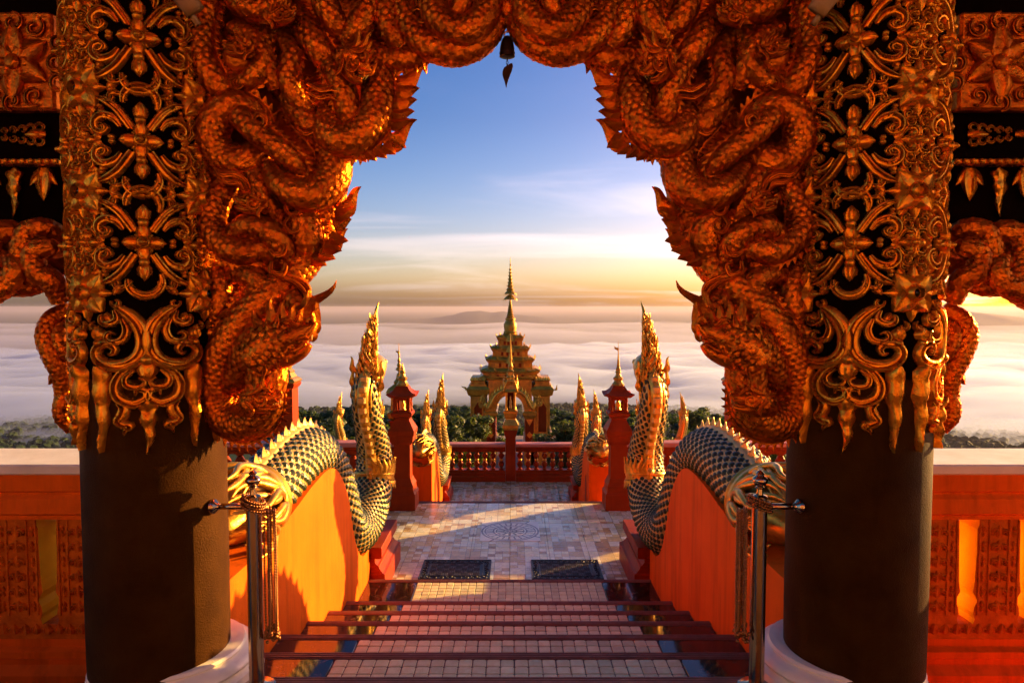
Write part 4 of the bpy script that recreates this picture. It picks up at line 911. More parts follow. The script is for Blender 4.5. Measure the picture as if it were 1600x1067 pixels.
# ------------------------------------------------------------------ side lintels beyond the columns
def lintel(label):
    t = thing('carved_lintel', label, 'lintel', (-2.2, 2.85, 1.6), 'carved lintels outside the columns')
    b3 = lambda x, y, d=0.0: at(x, y, 2.80 + d)
    Xo, Xi = -3.6, at(88, 100, 2.8).x
    zt = lambda y: at(50, y, 2.8).z
    MB().box(Xo, Xi, 2.86, 3.05, zt(368), zt(-120)).build('beam', 'black_lacquer', t)
    MB().box(Xo, Xi - .012, 2.80, 2.858, zt(172), zt(18), .01).build('panel', 'carving', t)
    MB().box(Xo, Xi, 2.79, 2.857, zt(257), zt(249), .004).build('bead_rail', 'carving_gold', t)
    beads = MB()
    for q in np.arange(-3.55, Xi, .034): beads.ball((q, 2.786, zt(253)), .012, 8)
    bo = beads.build('beading', 'carving_gold', t, smooth=True); bo['kind'] = 'stuff'
    # relief flowers on the panel
    for cx_ in (18, -150, -330):
        f = lambda a, b, h: tuple(b3(a, b, -h))
        mb = MB()
        for k_ in range(6): mb.petal((cx_, 96), R(60 * k_ + 30), 62, 24, .03, f, .5)
        mb.dome((cx_, 96), 14, .035, f, 14); o = mb.build('relief_flower', 'carving', t, smooth=True, ang=50)
        mb = MB()
        for a_ in range(0, 360, 30):
            c_ = (cx_ + (68 if a_ % 60 == 0 else 84) * math.cos(R(a_)), 96 + 62 * math.sin(R(a_)))
            mb.sweep2([(c_[0] + x, c_[1] + y) for x, y in spiral(0, 0, 16, 3, a_, a_ + 400, 14)], [2, 5, 5, 4, 1], .016, f, base=-.01)
        mb.build('relief_scroll', 'carving', t, smooth=True, ang=50)
    # sprig ornament in the dark frieze and a fringe of pendants
    f = lambda a, b, h: tuple(b3(a, b, .055 - h))
    for x0 in (75, -110, -300):
        mb = MB()
        for k_ in range(5):
            for sg in (-1, 1): mb.sweep2([(x0 - 12 - 14 * k_ + x, 210 + sg * (10 - k_ * 1.4) + sg * y) for x, y in spiral(0, 0, 9 - k_, 1.5, 200, -150, 10)], [1.5, 3.4, 3.4, 2.5, 1], .02, f, base=-.006)
        mb.petal((x0 - 78, 210), R(180), 30, 7, .02, f); mb.petal((x0 - 4, 210), R(180), 34, 9, .025, f)
        mb.build('sprig', 'carving_gold', t, smooth=True, ang=50)
    for k_, x0 in enumerate(range(68, -420, -44)):
        mb = MB()
        if k_ % 2: mb.drop((x0 - 2, -262), 78, 15, .03, lambda a, b, h: f(a, -b, h), 3)
        else:
            mb.petal((x0, 262), R(90), 52, 15, .026, f); mb.petal((x0, 264), R(50), 34, 9, .02, f); mb.petal((x0, 264), R(130), 34, 9, .02, f)
        mb.build('pendant', 'carving_gold', t, smooth=True, ang=50)
    # coiled carving under the beam
    f2 = [([(96, 372, .0), (70, 356, -.05), (42, 364, -.07), (34, 400, -.07), (48, 432, -.05), (60, 452, -.02)], [14, 15, 15, 15, 14, 10]),
          ([(92, 392, .0), (72, 386, -.08), (52, 396, -.09), (58, 424, -.09), (80, 438, -.07), (96, 470, -.03)], [12, 14, 15, 16, 17, 14]),
          ([(40, 372, .0), (14, 360, -.05), (-10, 372, -.06), (-14, 408, -.06), (8, 440, -.06), (40, 446, -.04), (70, 440, .0)], [14, 16, 17, 18, 18, 17, 14]),
          ([(0, 400, .0), (24, 412, -.09), (16, 440, -.10), (-10, 456, -.10), (-40, 470, -.06), (-80, 452, -.02)], [12, 15, 16, 18, 18, 16]),
          ([(-20, 380, .0), (-60, 372, -.05), (-90, 400, -.06), (-130, 430, -.05), (-160, 400, -.03), (-200, 380, .0)], [16, 18, 19, 20, 18, 16])]
    for p, r in f2:
        pts = catmull(np.array([tuple(b3(*q)) for q in p]), 7); rad = np.interp(np.linspace(0, 1, len(pts)), np.linspace(0, 1, len(r)), np.array(r) * PXB)
        o = MB().tube(pts, rad * .97, 12).build('serpent', 'carving', t, smooth=True); s = MB().scales(pts, rad * .96, .028, .0065, over=1.18, jitter=.5).build('scales', 'carving', o); s['kind'] = 'stuff'
    MB().box(Xo, Xi, 2.87, 3.0, zt(428), zt(366)).build('backing_panel', 'carving', t)
    # the outer bracket peeping past the column
    for p, r in [([(110, 480, .12), (84, 498, .10), (74, 525, .08), (84, 556, .08), (98, 590, .1), (100, 630, .12)], [10, 16, 17, 17, 15, 12]), ([(104, 500, .10), (92, 520, .06), (98, 545, .06), (112, 560, .08)], [8, 10, 10, 8]), ([(112, 600, .12), (98, 628, .10), (98, 652, .10), (112, 672, .12)], [8, 13, 12, 8])]:
        pts = catmull(np.array([tuple(b3(*q)) for q in p]), 7); rad = np.interp(np.linspace(0, 1, len(pts)), np.linspace(0, 1, len(r)), np.array(r) * PXB)
        o = MB().tube(pts, rad * .97, 12).build('serpent', 'carving', t, smooth=True); s = MB().scales(pts, rad * .96, .026, .0065, over=1.18, jitter=.5).build('scales', 'carving', o); s['kind'] = 'stuff'
    for b, tt, w in [((80, 535), (64, 523), 5), ((84, 590), (74, 600), 8), ((96, 640), (86, 634), 8), ((90, 560), (78, 572), 7)]:
        mb = MB(); mb.flame(b3(*b, .08), b3(*tt, .08), w * PXB, .014, (0, -1, 0), hook=.3, fat=.5); mb.build('fin', 'carving', t, smooth=True, ang=60)
    return t
lt = lintel('dark carved beam left of the left column with relief flowers, pendants and coils')
lt2 = mirror(lt, 'dark carved beam right of the right column with relief flowers, pendants and coils'); lt2['group'] = 'carved lintels outside the columns'
# timber struts springing from the column heads
def strut(sx, label):
    t = thing('timber_strut', label, 'timber strut', (sx * 1.35, 2.45, 2.75), 'struts at the column heads')
    a, b = at(236, -40, 2.44), at(306, 22, 2.50)
    P = [a + (b - a) * q + Vector((0, 0, .03 * math.sin(q * 3))) for q in np.linspace(0, 1, 8)]
    P = [(p.x * -sx, p.y, p.z) for p in P]
    MB().tube(P, [.042, .042, .04, .036], 14, ref=(0, 1, 0), flat=.6).build('rib', 'timber', t, smooth=True)
    MB().tube([(p[0], p[1] + .02, p[2] - .035) for p in P], .012, 8).build('moulding', 'timber', t, smooth=True)
strut(-1, 'pale curved timber rib above the left column head'); strut(1, 'pale curved timber rib above the right column head')
# porch slab out of view, put in and sized to hold back sky light
ROOF = MB(); ROOF.box(-4.6, 4.6, .9, 3.7, 3.75, 3.95); 
roof = ROOF.build('porch_shade_roof', 'timber'); struct(roof)
for y_ in (1.1, 1.9): MB().box(-4.6, 4.6, y_, y_ + .14, 3.55, 3.749).build('rafter', 'timber', roof)
MB().box(-4.6, 4.6, 2.98, 3.06, 2.86, 3.749).build('fascia', 'carving', roof)

# ------------------------------------------------------------------ posts with bead ropes
def post(sx, label, blabel):
    pp = at(396, 790, 2.72); X = pp.x * -sx if sx > 0 else pp.x
    t = thing('barrier_post', label, 'post', (X, 2.72, 0), 'steel posts beside the columns')
    q = lambda y: at(396, y, 2.72).z
    zt = q(775)
    MB().lathe(X, 2.72, [(.075, -.008), (.075, .004), (.04, .012), (.030, .02), (.030, zt), (.024, zt + .004), (.014, zt + .008), (.012, zt + .03), (.018, zt + .036), (.012, zt + .042)], 28).build('pole', 'steel', t, smooth=True, ang=35)
    zf = zt + .042
    MB().lathe(X, 2.72, [(.010, zf), (.022, zf + .006), (.030, zf + .018), (.031, zf + .026), (.027, zf + .034), (.016, zf + .042), (.014, zf + .046), (.018, zf + .05), (.010, zf + .06), (.002, zf + .065)], 24).build('finial', 'steel', t, smooth=True, ang=40)
    zb = q(791); xe = sx * (CX - .262)
    MB().tube([(X, 2.72, zb), (xe, 2.72, zb)], .0125, 14, ref=(0, 1, 0)).build('bar', 'steel', t, smooth=True)
    pr = [(xe + sx * .004, .030), (xe - sx * .006, .031), (xe - sx * .014, .027), (xe - sx * .022, .016), (xe - sx * .03, .0135)]
    mb = MB(); mb.rings([[(x, 2.72 + r * math.cos(a), zb + r * math.sin(a)) for a in np.linspace(0, 2 * math.pi, 20, endpoint=False)] for x, r in pr]); mb.build('flange', 'steel', t, smooth=True, ang=40)
    # bead rope: separate thing
    bt = thing('bead_rope', blabel, 'bead rope', (X, 2.72, zt - .05), 'bead ropes on the posts')
    wrap = MB()
    for ring in range(4):
        n = 26
        for k_ in range(n):
            a = 2 * math.pi * k_ / n; rr = .040 + .006 * (ring % 2)
            wrap.ball((X + rr * math.cos(a), 2.72 + rr * math.sin(a), zt - .012 - ring * .011 + .016 * math.cos(a + (0 if sx < 0 else math.pi)) * -sx * -1), .0066, 6)
    w_ = wrap.build('knot', 'beads', bt, smooth=True); w_['kind'] = 'stuff'
    zbot = q(985)
    for k_ in range(13):
        a = R(-100 + 15 * k_) if sx < 0 else R(100 + 180 - 15 * k_ - 180 + 0)
        ox = (.046 + .050 * ((k_ * 5) % 13) / 12) * -sx; oy = -.012 + .022 * rng.normal()
        sway = rng.normal(0, .003, 2); P = []; rad = []
        nb = 44; z0 = zt - .05; z1_ = zbot + rng.uniform(-.01, .02)
        for i_ in range(nb * 4 + 1):
            f_ = i_ / (nb * 4); z_ = z0 + (z1_ - z0) * f_
            P.append((X + ox + sway[0] * math.sin(f_ * 3), 2.72 + oy + sway[1] * math.sin(f_ * 3), z_)); rad.append(.0016 + .0036 * abs(math.sin(math.pi * i_ / 4)))
        MB().tube(P, rad, 5, ref=(1, 0, 0)).build('bead_strand', 'beads', bt, smooth=True)
    tas = MB()
    for k_ in range(46):
        a = rng.uniform(-1.2, 1.2); r_ = .045 + .05 * rng.random(); tas.ball((X + r_ * math.cos(a * .5) * -sx, 2.72 + .03 * math.sin(a), zbot - rng.uniform(-.02, .04)), .0065 + .003 * rng.random(), 6)
    o = tas.build('tassel', 'beads', bt, smooth=True); o['kind'] = 'stuff'
post(-1, 'steel post with knob finial beside the left column', 'brown bead rope knotted round the left steel post')
post(1, 'steel post with knob finial beside the right column', 'brown bead rope knotted round the right steel post')

# ------------------------------------------------------------------ carved parapets outside the columns, pierced by slots
def parapet(label):
    YF = 3.57; t = thing('carved_parapet', label, 'parapet', (-3.0, YF, 0), 'pierced parapets beside the columns')
    X0, X1 = -4.6, -1.74
    z = lambda py, Y=3.57: at(60, py, Y).z
    MB().box(X0, X1, YF - .06, YF + .36, z(738), z(738) + .055, .008).build('coping', 'rail_stone', t)
    prof = [(.0, z(739.5)), (.0, z(765)), (.02, z(768)), (.02, z(772)), (.005, z(778)), (-.005, z(800)), (.012, z(804)), (.012, z(810))]
    mb = MB(); mb.rings([[(X0, YF - .03 + d, zz_), (X1, YF - .03 + d, zz_), (X1, YF + .30 - d, zz_), (X0, YF + .30 - d, zz_)] for d, zz_ in prof]); mb.build('moulding', 'orange_wall', t)
    zs0, zs1 = z(975), z(806)      # slot bottom and top
    zb = z(998)
    w0 = at(61, 880, YF).x; w1 = at(89, 880, YF).x; wd = w1 - w0; pitch = at(1590, 880, YF).x - at(1495, 880, YF).x
    cs = [(w0 + w1) / 2 - pitch * k_ for k_ in range(-2, 8)]
    prof_s = [(0, .42), (.05, .50), (.10, .40), (.16, .46), (.22, .62), (.26, .50), (.30, .36), (.4, .44), (.7, .5), (.88, .50), (.93, .62), (.97, .60), (1.0, .40)]
    H_ = zs1 - zs0; th = .15
    edges = [X1] + [c for c in sorted(cs, reverse=True)] + [X0]
    for a_, b_ in zip(edges[:-1], edges[1:]):
        if b_ >= X1 - .02: continue
        a_ = min(a_, X1)
        L_e = [(a_ - (wd * w_ if a_ != X1 else 0), zs0 + H_ * v_) for v_, w_ in prof_s]; R_e = [(b_ + (wd * w_ if b_ != X0 else 0), zs0 + H_ * v_) for v_, w_ in prof_s]
        rs = [[(l[0], YF, l[1]), (r_[0], YF, r_[1]), (r_[0], YF + th, r_[1]), (l[0], YF + th, l[1])] for l, r_ in zip(L_e, R_e)]
        pm = MB().rings(rs)
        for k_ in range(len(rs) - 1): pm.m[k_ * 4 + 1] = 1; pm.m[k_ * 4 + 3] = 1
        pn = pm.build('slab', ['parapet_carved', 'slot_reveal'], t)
        # relief: side strips and a central floral panel
        cx_ = (a_ + b_) / 2; hw = abs(a_ - b_) / 2 - wd * .62
        if hw < .05: continue
        mbr = MB()
        for sg in (-1, 1): mbr.box(cx_ + sg * hw - .005, cx_ + sg * hw + .005, YF - .008, YF - .0005, zs0 + .05, zs1 - .02, .002)
        mbr.box(cx_ - hw * .55, cx_ - hw * .55 + .008, YF - .009, YF - .0005, zs0 + .05, zs1 - .02, .002); mbr.box(cx_ + hw * .55 - .008, cx_ + hw * .55, YF - .009, YF - .0005, zs0 + .05, zs1 - .02, .002)
        mbr.build('fillet', 'parapet_carved', pn)
        f = lambda a, b, h: (a, YF - .001 - h, b)
        mbr = MB()
        for r_i in range(6):
            zc_ = zs0 + .07 + r_i * (H_ - .1) / 6
            for sg in (-1, 1):
                mbr.sweep2([(cx_ + sg * x, zc_ + y) for x, y in spiral(hw * .26, .02, hw * .22, .004, 200, -120, 10)], [.005, .011, .011, .007, .002], .018, f)
            mbr.petal((cx_, zc_), R(90), .062, .022, .02, f)
            for sg in (-1, 1):
                for k2 in range(2): mbr.petal((cx_ + sg * hw * .78, zc_ + k2 * .028), R(90), .030, .013, .014, f)
        fr_ = mbr.build('floral_relief', 'parapet_carved', pn, smooth=True, ang=50); fr_['kind'] = 'stuff'
    mb = MB(); mb.box(X0, X1, YF + .001, YF + th - .001, zb, zs0 + .001); mb.build('sill', 'parapet_carved', t)
    mb = MB(); mb.box(X0, X1, YF + .001, YF + th - .001, zs1 - .001, z(800)); mb.build('head', 'parapet_carved', t)
    f = lambda a, b, h: (a, YF - h, b)
    mb = MB()
    for q in np.arange(X0 + .04, X1 - .03, .06):
        mb.petal((q, zb + .03), R(90), .055, .026, .018, f); mb.sweep2([(q + .03 + x, zb + .045 + y) for x, y in spiral(0, 0, .014, .003, 0, 380, 9)], [.002, .004, .004, .002], .008, f)
    mb.build('leaf_frieze', 'parapet_carved', t, smooth=True, ang=50)
    prof = [(.0, -.01), (.0, .22), (.025, .245), (.025, .262), (.04, .27), (.04, zb - .015), (.05, zb)]
    prof = [(d_, zz_) for d_, zz_ in prof]
    zc2 = zb
    pr = [(-.06, -1.2), (-.06, zc2 - .17), (-.02, zc2 - .13), (-.02, zc2 - .10), (-.035, zc2 - .09), (-.035, zc2 - .055), (.0, zc2 - .04), (.0, zc2 - .001)]
    mb = MB(); mb.rings([[(X0, YF + d, zz_), (X1, YF + d, zz_), (X1, YF + .27 - d, zz_), (X0, YF + .27 - d, zz_)] for d, zz_ in pr]); mb.build('plinth', 'orange_wall', t)
    return t
pa = parapet('orange carved parapet with slot openings left of the left column')
pa2 = mirror(pa, 'orange carved parapet with slot openings right of the right column'); pa2['group'] = 'pierced parapets beside the columns'

# ------------------------------------------------------------------ unseen temple front and paving behind the camera, added to bounce warm sunlight
def add_bounce_hall():
    yw = -7.0
    t = MB().box(-9, 9, yw - .5, yw, -.3, 4.2).build('bounce_hall', 'bounce_plaster'); struct(t)
    for x in (-8.6, -5.2, -1.9, 1.9, 5.2, 8.6):
        MB().sq(x, yw + .12, [(.34, -.3), (.34, .35), (.27, .5), (.27, 3.6), (.34, 3.8), (.38, 4.19)]).build('pilaster', 'bounce_plaster', t)
    MB().box(-9.3, 9.3, yw - .4, yw + .5, 4.2, 4.5, .05).build('cornice', 'gold_pale', t)
    for x in (-6.9, -3.55, 3.55, 6.9):
        w = MB().box(x - .5, x + .5, yw + .001, yw + .04, 1.2, 3.3).build('window', 'red_paint', t)
        fr = MB(); fr.box(x - .62, x - .5, yw + .002, yw + .09, 1.1, 3.4); fr.box(x + .5, x + .62, yw + .002, yw + .09, 1.1, 3.4); fr.box(x - .5, x + .5, yw + .002, yw + .09, 3.3, 3.42); fr.box(x - .5, x + .5, yw + .002, yw + .09, 1.08, 1.2); fr.build('frame', 'gold_pale', w)
    d = MB().box(-.9, .9, yw + .001, yw + .05, 0, 3.4).build('door', 'red_paint', t)
    fr = MB(); fr.box(-1.1, -.9, yw + .002, yw + .12, 0, 3.6); fr.box(.9, 1.1, yw + .002, yw + .12, 0, 3.6); fr.box(-.9, .9, yw + .002, yw + .12, 3.4, 3.6); fr.build('frame', 'gold_pale', d)
    MB().prism([(-9.8, 4.5), (9.8, 4.5), (7.0, 5.8), (0, 8.5), (-7.0, 5.8)], lambda x, z: (x, yw + .3, z), lambda x, z: (x, yw - 6, z)).build('roof', 'red_paint', t)
    c = MB().box(-9, 9, yw + .001, -3.502, -.3, -.012).build('bounce_forecourt', 'rail_stone'); struct(c)
add_bounce_hall()
# ================================================================== STAIR WALLS AND GOLD-AND-GREEN NAGAS
def stair_wall(label, ys=3.0, slit=False):
    t = thing('stair_wall', label, 'stair wall', (-1.52, 4.5, -1.12), 'naga stair walls')
    top = catmull(np.array([(3.0, .28), (3.6, .27), (4.1, .32), (4.5, .37), (4.9, .38), (5.16, .29), (5.40, .08), (5.56, -.18), (5.70, -.46), (5.92, -.64), (6.22, -.68)], float), 5)
    top = [tuple(p) for p in top if p[0] > ys + .05]; top = [(ys, top[0][1] - .02)] + top
    poly = top + [(6.22, -1.5), (ys, -1.5)]
    MB().prism(poly, lambda y, z: (-1.74, y, z), lambda y, z: (-XW, y, z)).build('wall', 'orange_wall', t)
    # pedestal under the raised neck
    x0, x1, y0, y1 = -1.86, -1.16, 6.225, 7.12
    def rg(i, z): return [(x0 + i, y0 + (i if i < 0 else i * .4), z), (x1 - i, y0 + (i if i < 0 else i * .4), z), (x1 - i, y1 - i, z), (x0 + i, y1 - i, z)]
    MB().rings([rg(.0, Z1 - .01), rg(.0, -.93), rg(.02, -.92)], cap=True).build('foot', 'red_paint', t)
    MB().rings([rg(.02, -.919), rg(.055, -.88), rg(.06, -.86), rg(.075, -.855), rg(.10, -.83)]).build('moulding', 'red_paint', t)
    MB().rings([rg(.10, -.829), rg(.10, -.79)]).build('neck', 'red_paint', t)
    MB().rings([rg(.05, -.789), rg(.03, -.775), rg(.03, -.69), rg(.035, -.68)]).build('top_slab', 'red_paint', t)
    return t
sw = stair_wall('sunlit orange wall left of the stairs carrying the big left naga')
sw2 = mirror(sw, 'shaded orange wall right of the stairs carrying the big right naga'); sw2['group'] = 'naga stair walls'
NX = -1.50
BODY0 = [(-1.50, 3.86, .41), (-1.50, 4.12, .425), (-1.50, 4.5, .475), (-1.50, 4.88, .48), (-1.495, 5.20, .40), (-1.48, 5.46, .20), (-1.465, 5.62, -.05), (-1.45, 5.78, -.31), (-1.43, 6.05, -.47), (-1.42, 6.38, -.51), (-1.41, 6.72, -.42), (-1.40, 6.95, -.19), (-1.40, 6.97, .07), (-1.405, 6.83, .30), (-1.41, 6.67, .52), (-1.405, 6.61, .72), (-1.39, 6.70, .90)]
BR0 = [.175, .182, .188, .19, .19, .19, .195, .195, .20, .20, .195, .182, .160, .140, .124, .114, .105]
def naga(label, st=0):
    BODY = BODY0[st:]; BR = BR0[st:]
    t = thing('naga_statue', label, 'naga statue', (-1.42, 6.2, -.66), 'gilded naga statues')
    pts = catmull(np.array(BODY, float), 8); n = len(pts); rad = np.interp(np.linspace(0, 1, n), np.linspace(0, 1, len(BR)), BR)
    body = MB().tube(pts, rad, 26, ref=(1, 0, 0)).build('body', 'gold_pale', t, smooth=True)
    P, T, A, B = frames(pts, (1, 0, 0))
    kw = dict(ref=(1, 0, 0), jitter=0.0, s0=.01, s1=.985)
    s = MB().scales(pts, rad, .064, .013, gap=1.0, over=1.28, **kw).build('scale_rims', 'gold_pale', t); s['kind'] = 'stuff'
    s = MB().scales(pts, rad + .003, .064, .0175, gap=.64, over=.86, shift=.12, **kw).build('scales', 'scale_green', t); s['kind'] = 'stuff'
    # dorsal strip with knobs (the upper and outer line of the body) and belly strip on the raised neck
    dn = lambda th: P + (rad * 1.0)[:, None] * (math.cos(th) * A + math.sin(th) * B)
    up = dn(math.pi / 2) if (dn(math.pi / 2)[5][2] > P[5][2]) else dn(-math.pi / 2)
    th_up = math.pi / 2 if (dn(math.pi / 2)[5][2] > P[5][2]) else -math.pi / 2
    k1 = int(n * (.37 if st == 0 else .26)); hump = up[:k1]
    MB().tube(hump, .030, 8, ref=(1, 0, 0), flat=1.5).build('dorsal_strip', 'gold_pale', t, smooth=True)
    for q in (.040, -.040): MB().tube(hump + np.array([q, 0, -.004]), .011, 6, ref=(1, 0, 0)).build('dorsal_cord', 'gold', t, smooth=True)
    Lh = np.concatenate([[0], np.cumsum(np.linalg.norm(np.diff(hump, axis=0), axis=1))])
    for d_ in np.arange(.06, Lh[-1], .135):
        c = np.array([np.interp(d_, Lh, hump[:, i]) for i in range(3)]); tt = np.array([np.interp(d_, Lh, T[:k1, i]) for i in range(3)]); nn = np.array([0, -tt[2], tt[1]]); nn = nn if nn[2] > 0 or abs(tt[2]) > .9 else -nn
        mb = MB(); mb.flame(c - nn * .01 - tt * .03, c + nn * .085 - tt * .02, .042, .026, (1, 0, 0), hook=.2, n=6, fat=.5); mb.ball(c + nn * .03, .026, 8); mb.build('dorsal_knob', 'gold_pale', t, smooth=True, ang=50)
    # near side of the neck (its back, towards the stairs head): strip with stepped plates
    k0 = int(np.argmax((P[:, 1] > 6.8) & (P[:, 2] > -.22))); neck = P[k0:]; nr = rad[k0:]
    # the back of the raised neck is the side facing -Y
    back = neck + np.array([0, -1, 0]) * (nr * 1.0)[:, None]
    MB().tube(back + np.array([0, .01, 0]), .062, 10, ref=(1, 0, 0), flat=1.0).build('neck_strip', 'gold', t, smooth=True)
    for q in (.066, -.066): MB().tube(back + np.array([q, .014, 0]), .017, 6, ref=(1, 0, 0)).build('neck_cord', 'gold', t, smooth=True)
    Lb = np.concatenate([[0], np.cumsum(np.linalg.norm(np.diff(back, axis=0), axis=1))])
    for d_ in np.arange(.10, Lb[-1] - .02, .105):
        c = np.array([np.interp(d_, Lb, back[:, i]) for i in range(3)])
        MB().box(c[0] - .040, c[0] + .040, c[1] - .068, c[1] - .02, c[2] - .034, c[2] + .040, .014).build('neck_plate', 'gold_pale', t)
    # chest band and bib
    kb = k0; c = P[kb]
    ring = [[(c[0] + (rad[kb] + a) * math.cos(q), c[1] + (rad[kb] + a) * math.sin(q), c[2] + z_ + .05 * math.sin(q) * -1) for q in np.linspace(0, 2 * math.pi, 30, endpoint=False)] for a, z_ in ((.004, -.05), (.022, -.045), (.028, -.02), (.02, 0), (.028, .02), (.022, .045), (.004, .05))]
    MB().rings(ring, cap=False).build('chest_band', 'gold', t, smooth=True)
    for sg in (1, -1):
        for k in range(10):
            q = R(-80 + 16 * k); b = Vector((c[0] + (rad[kb] + .02) * math.cos(q), c[1] + (rad[kb] + .02) * math.sin(q), c[2] + .04 * sg - .05 * math.sin(q)))
            mb = MB(); mb.flame(b, b + Vector((.02 * math.cos(q), .02 * math.sin(q), sg * (.17 if sg > 0 else .08))), .034, .018, (math.cos(q), math.sin(q), 0), hook=.3, n=6, fat=.5); mb.build('bib_leaf', 'gold', t, smooth=True, ang=60)
    tg = MB(); tg.flame(back[0] + np.array([0, -.02, .12]), back[0] + np.array([0, -.0, -.20]), .052, .02, (0, -1, 0), hook=.0, n=6, fat=.6); tg.build('bib_tongue', 'gold', t, smooth=True)
    # head (looks out over the valley) and flame crest
    hp = [(-1.39, 6.66, .80), (-1.388, 6.80, .93), (-1.385, 6.98, .95), (-1.383, 7.14, .90), (-1.382, 7.24, .93)]
    hd = MB().tube(catmull(np.array(hp), 6), [.135, .15, .125, .075, .03], 16, ref=(1, 0, 0)).build('head', 'gold', t, smooth=True)
    MB().tube(catmull(np.array([(-1.388, 6.78, .82), (-1.385, 6.94, .80), (-1.383, 7.08, .78)]), 6), [.09, .07, .03], 12, ref=(1, 0, 0)).build('jaw', 'gold', hd, smooth=True)
    for sg in (1, -1):
        MB().ball((-1.386 + sg * .10, 7.0, .99), .03, 10).build('eye', 'gold_pale', hd, smooth=True)
    r_ = random.Random(3); cm = MB(); spine = catmull(np.array([(-1.405, 6.80, .32), (-1.408, 6.69, .48), (-1.40, 6.61, .66), (-1.39, 6.68, .92), (-1.388, 6.76, 1.08), (-1.385, 6.85, 1.22), (-1.38, 6.93, 1.36)]), 8)
    for i, p in enumerate(spine):
        f = i / (len(spine) - 1); w = (.120 * (1 - f) ** .85 + .024) * (.90 + .10 * min(1, f * 5))
        m = 13 if f < .75 else 8
        for k in range(m):
            q = 2 * math.pi * (k + .5 * (i % 2)) / m + r_.uniform(-.15, .15); d = Vector((math.cos(q), math.sin(q) * .85, 0))
            b = Vector(p) + d * w * .72 + Vector((0, 0, r_.uniform(-.02, .02))); ln = r_.uniform(.12, .22) * (1.1 - .45 * f)
            if k % 3 == 0: ln *= 1.25
            cm.flame(b - Vector((0, 0, .03)), b + d * (r_.uniform(.015, .06) * (1.1 - f)) + Vector((0, 0, ln)), .034 * (1.15 - .45 * f), .020, d, hook=r_.choice((-.45, .45)), n=6, fat=.5)
    cr_ = cm.build('crest', 'gold', t, smooth=True, ang=60); cr_['kind'] = 'stuff'
    MB().tube(spine, [.12, .115, .10, .075, .048, .028, .018], 12, ref=(1, 0, 0)).build('crest_core', 'gold', t, smooth=True)
    tipp = catmull(np.array([(-1.386, 6.84, 1.16), (-1.388, 6.93, 1.30), (-1.372, 6.99, 1.40), (-1.382, 7.05, 1.50), (-1.362, 7.11, 1.61)]), 6)
    MB().tube(tipp, [.045, .044, .036, .028, .026, .018, .003], 8, ref=(1, 0, 0), flat=.8).build('crest_tip', 'gold', t, smooth=True)
    for (z_, ln, sx_) in ((.84, .16, 1), (.98, .15, 1), (.88, .17, -1), (1.02, .15, -1), (.76, .13, -1)):
        b = Vector((-1.39 + sx_ * .10, 6.62, z_ - .1)); mb = MB(); mb.flame(b, b + Vector((sx_ * .07, -.02, ln)), .036, .022, (0, -1, 0), hook=.4 * sx_, n=7, fat=.5); mb.build('crest_flame', 'gold', t, smooth=True, ang=60)
    # golden flames where the body leaves the column
    c0 = Vector(BODY[0]); rr = random.Random(5)
    for k in range(46):
        q = 2 * math.pi * k / 46 + rr.uniform(-.08, .08); d = Vector((math.cos(q), 0, math.sin(q))); e = rr.uniform(-.03, .07); f_ = rr.uniform(-.1, .12)
        tw = rr.uniform(.35, .7); ln_ = rr.uniform(.36, .56); p = []
        for j_ in range(6):
            u_ = j_ / 5; qq = q + tw * u_ + .22 * math.sin(5 * u_ + k); p.append(c0 + Vector((math.cos(qq), 0, math.sin(qq))) * (.20 + .05 * math.sin(3.1 * u_) + e * u_) + Vector((0, .06 - ln_ * u_, 0)))
        MB().tube(catmull(np.array([tuple(x) for x in p]), 5), [.012, .021, .023, .020, .014, .004], 7, ref=(.3, .2, .9)).build('tail_flame', 'gold', t, smooth=True)
    MB().tube(catmull(np.array([tuple(c0 + Vector((0, .06, 0))), tuple(c0 + Vector((0, -.16, -.01))), tuple(c0 + Vector((0, -.42, -.02)))]), 5), [.19, .17, .06], 20, ref=(1, 0, 0)).build('tail_collar', 'gold', t, smooth=True)
    MB().rings([[(c0.x + (.205 + a) * math.cos(q), c0.y + y_, c0.z + (.205 + a) * math.sin(q)) for q in np.linspace(0, 2 * math.pi, 28, endpoint=False)] for a, y_ in ((0, -.02), (.03, 0), (.035, .04), (.01, .06), (.03, .09), (.02, .12), (-.01, .13))], cap=False).build('tail_ring', 'gold', t, smooth=True)
    return t
ng = naga('big sunlit gold and green naga left of the stairs, neck raised')
ng2 = mirror(ng, 'big shaded gold and green naga right of the stairs, neck raised'); ng2['group'] = 'gilded naga statues'
# smaller nagas further down, with a shorter body
ngs = naga('smaller naga beside the lower steps in front of the far balustrade, left', 2); sws = stair_wall('orange wall beside the lower steps, left, under a small naga', 4.3)
MB().prism([(4.72, -1.2), (4.95, -1.2), (4.95, -.25), (4.835, -.12), (4.72, -.25)], lambda y, z: (-XW + .002, y, z), lambda y, z: (-XW + .006, y, z)).build('slit', 'red_paint', sws)
def place_naga(src_, first, sx, k, x, dy, dz, label, group):
    c = src_ if first else copy_tree(src_, label=label); p0 = org(src_); c['label'] = label
    c.scale = (-sx * k, k, k)
    c.location = (sx * (abs(p0.x) - 1.40) * k + sx * x, dy + (p0.y - 6.6) * k, dz + (p0.z + .66) * k)
    c['group'] = group
def far_naga(first, sx, k, x, dy, dz, label, wl):
    place_naga(ngs, first, sx, k, x, dy, dz, label, 'smaller naga statues below'); place_naga(sws, first, sx, k, x, dy, dz, wl, 'smaller naga walls below')
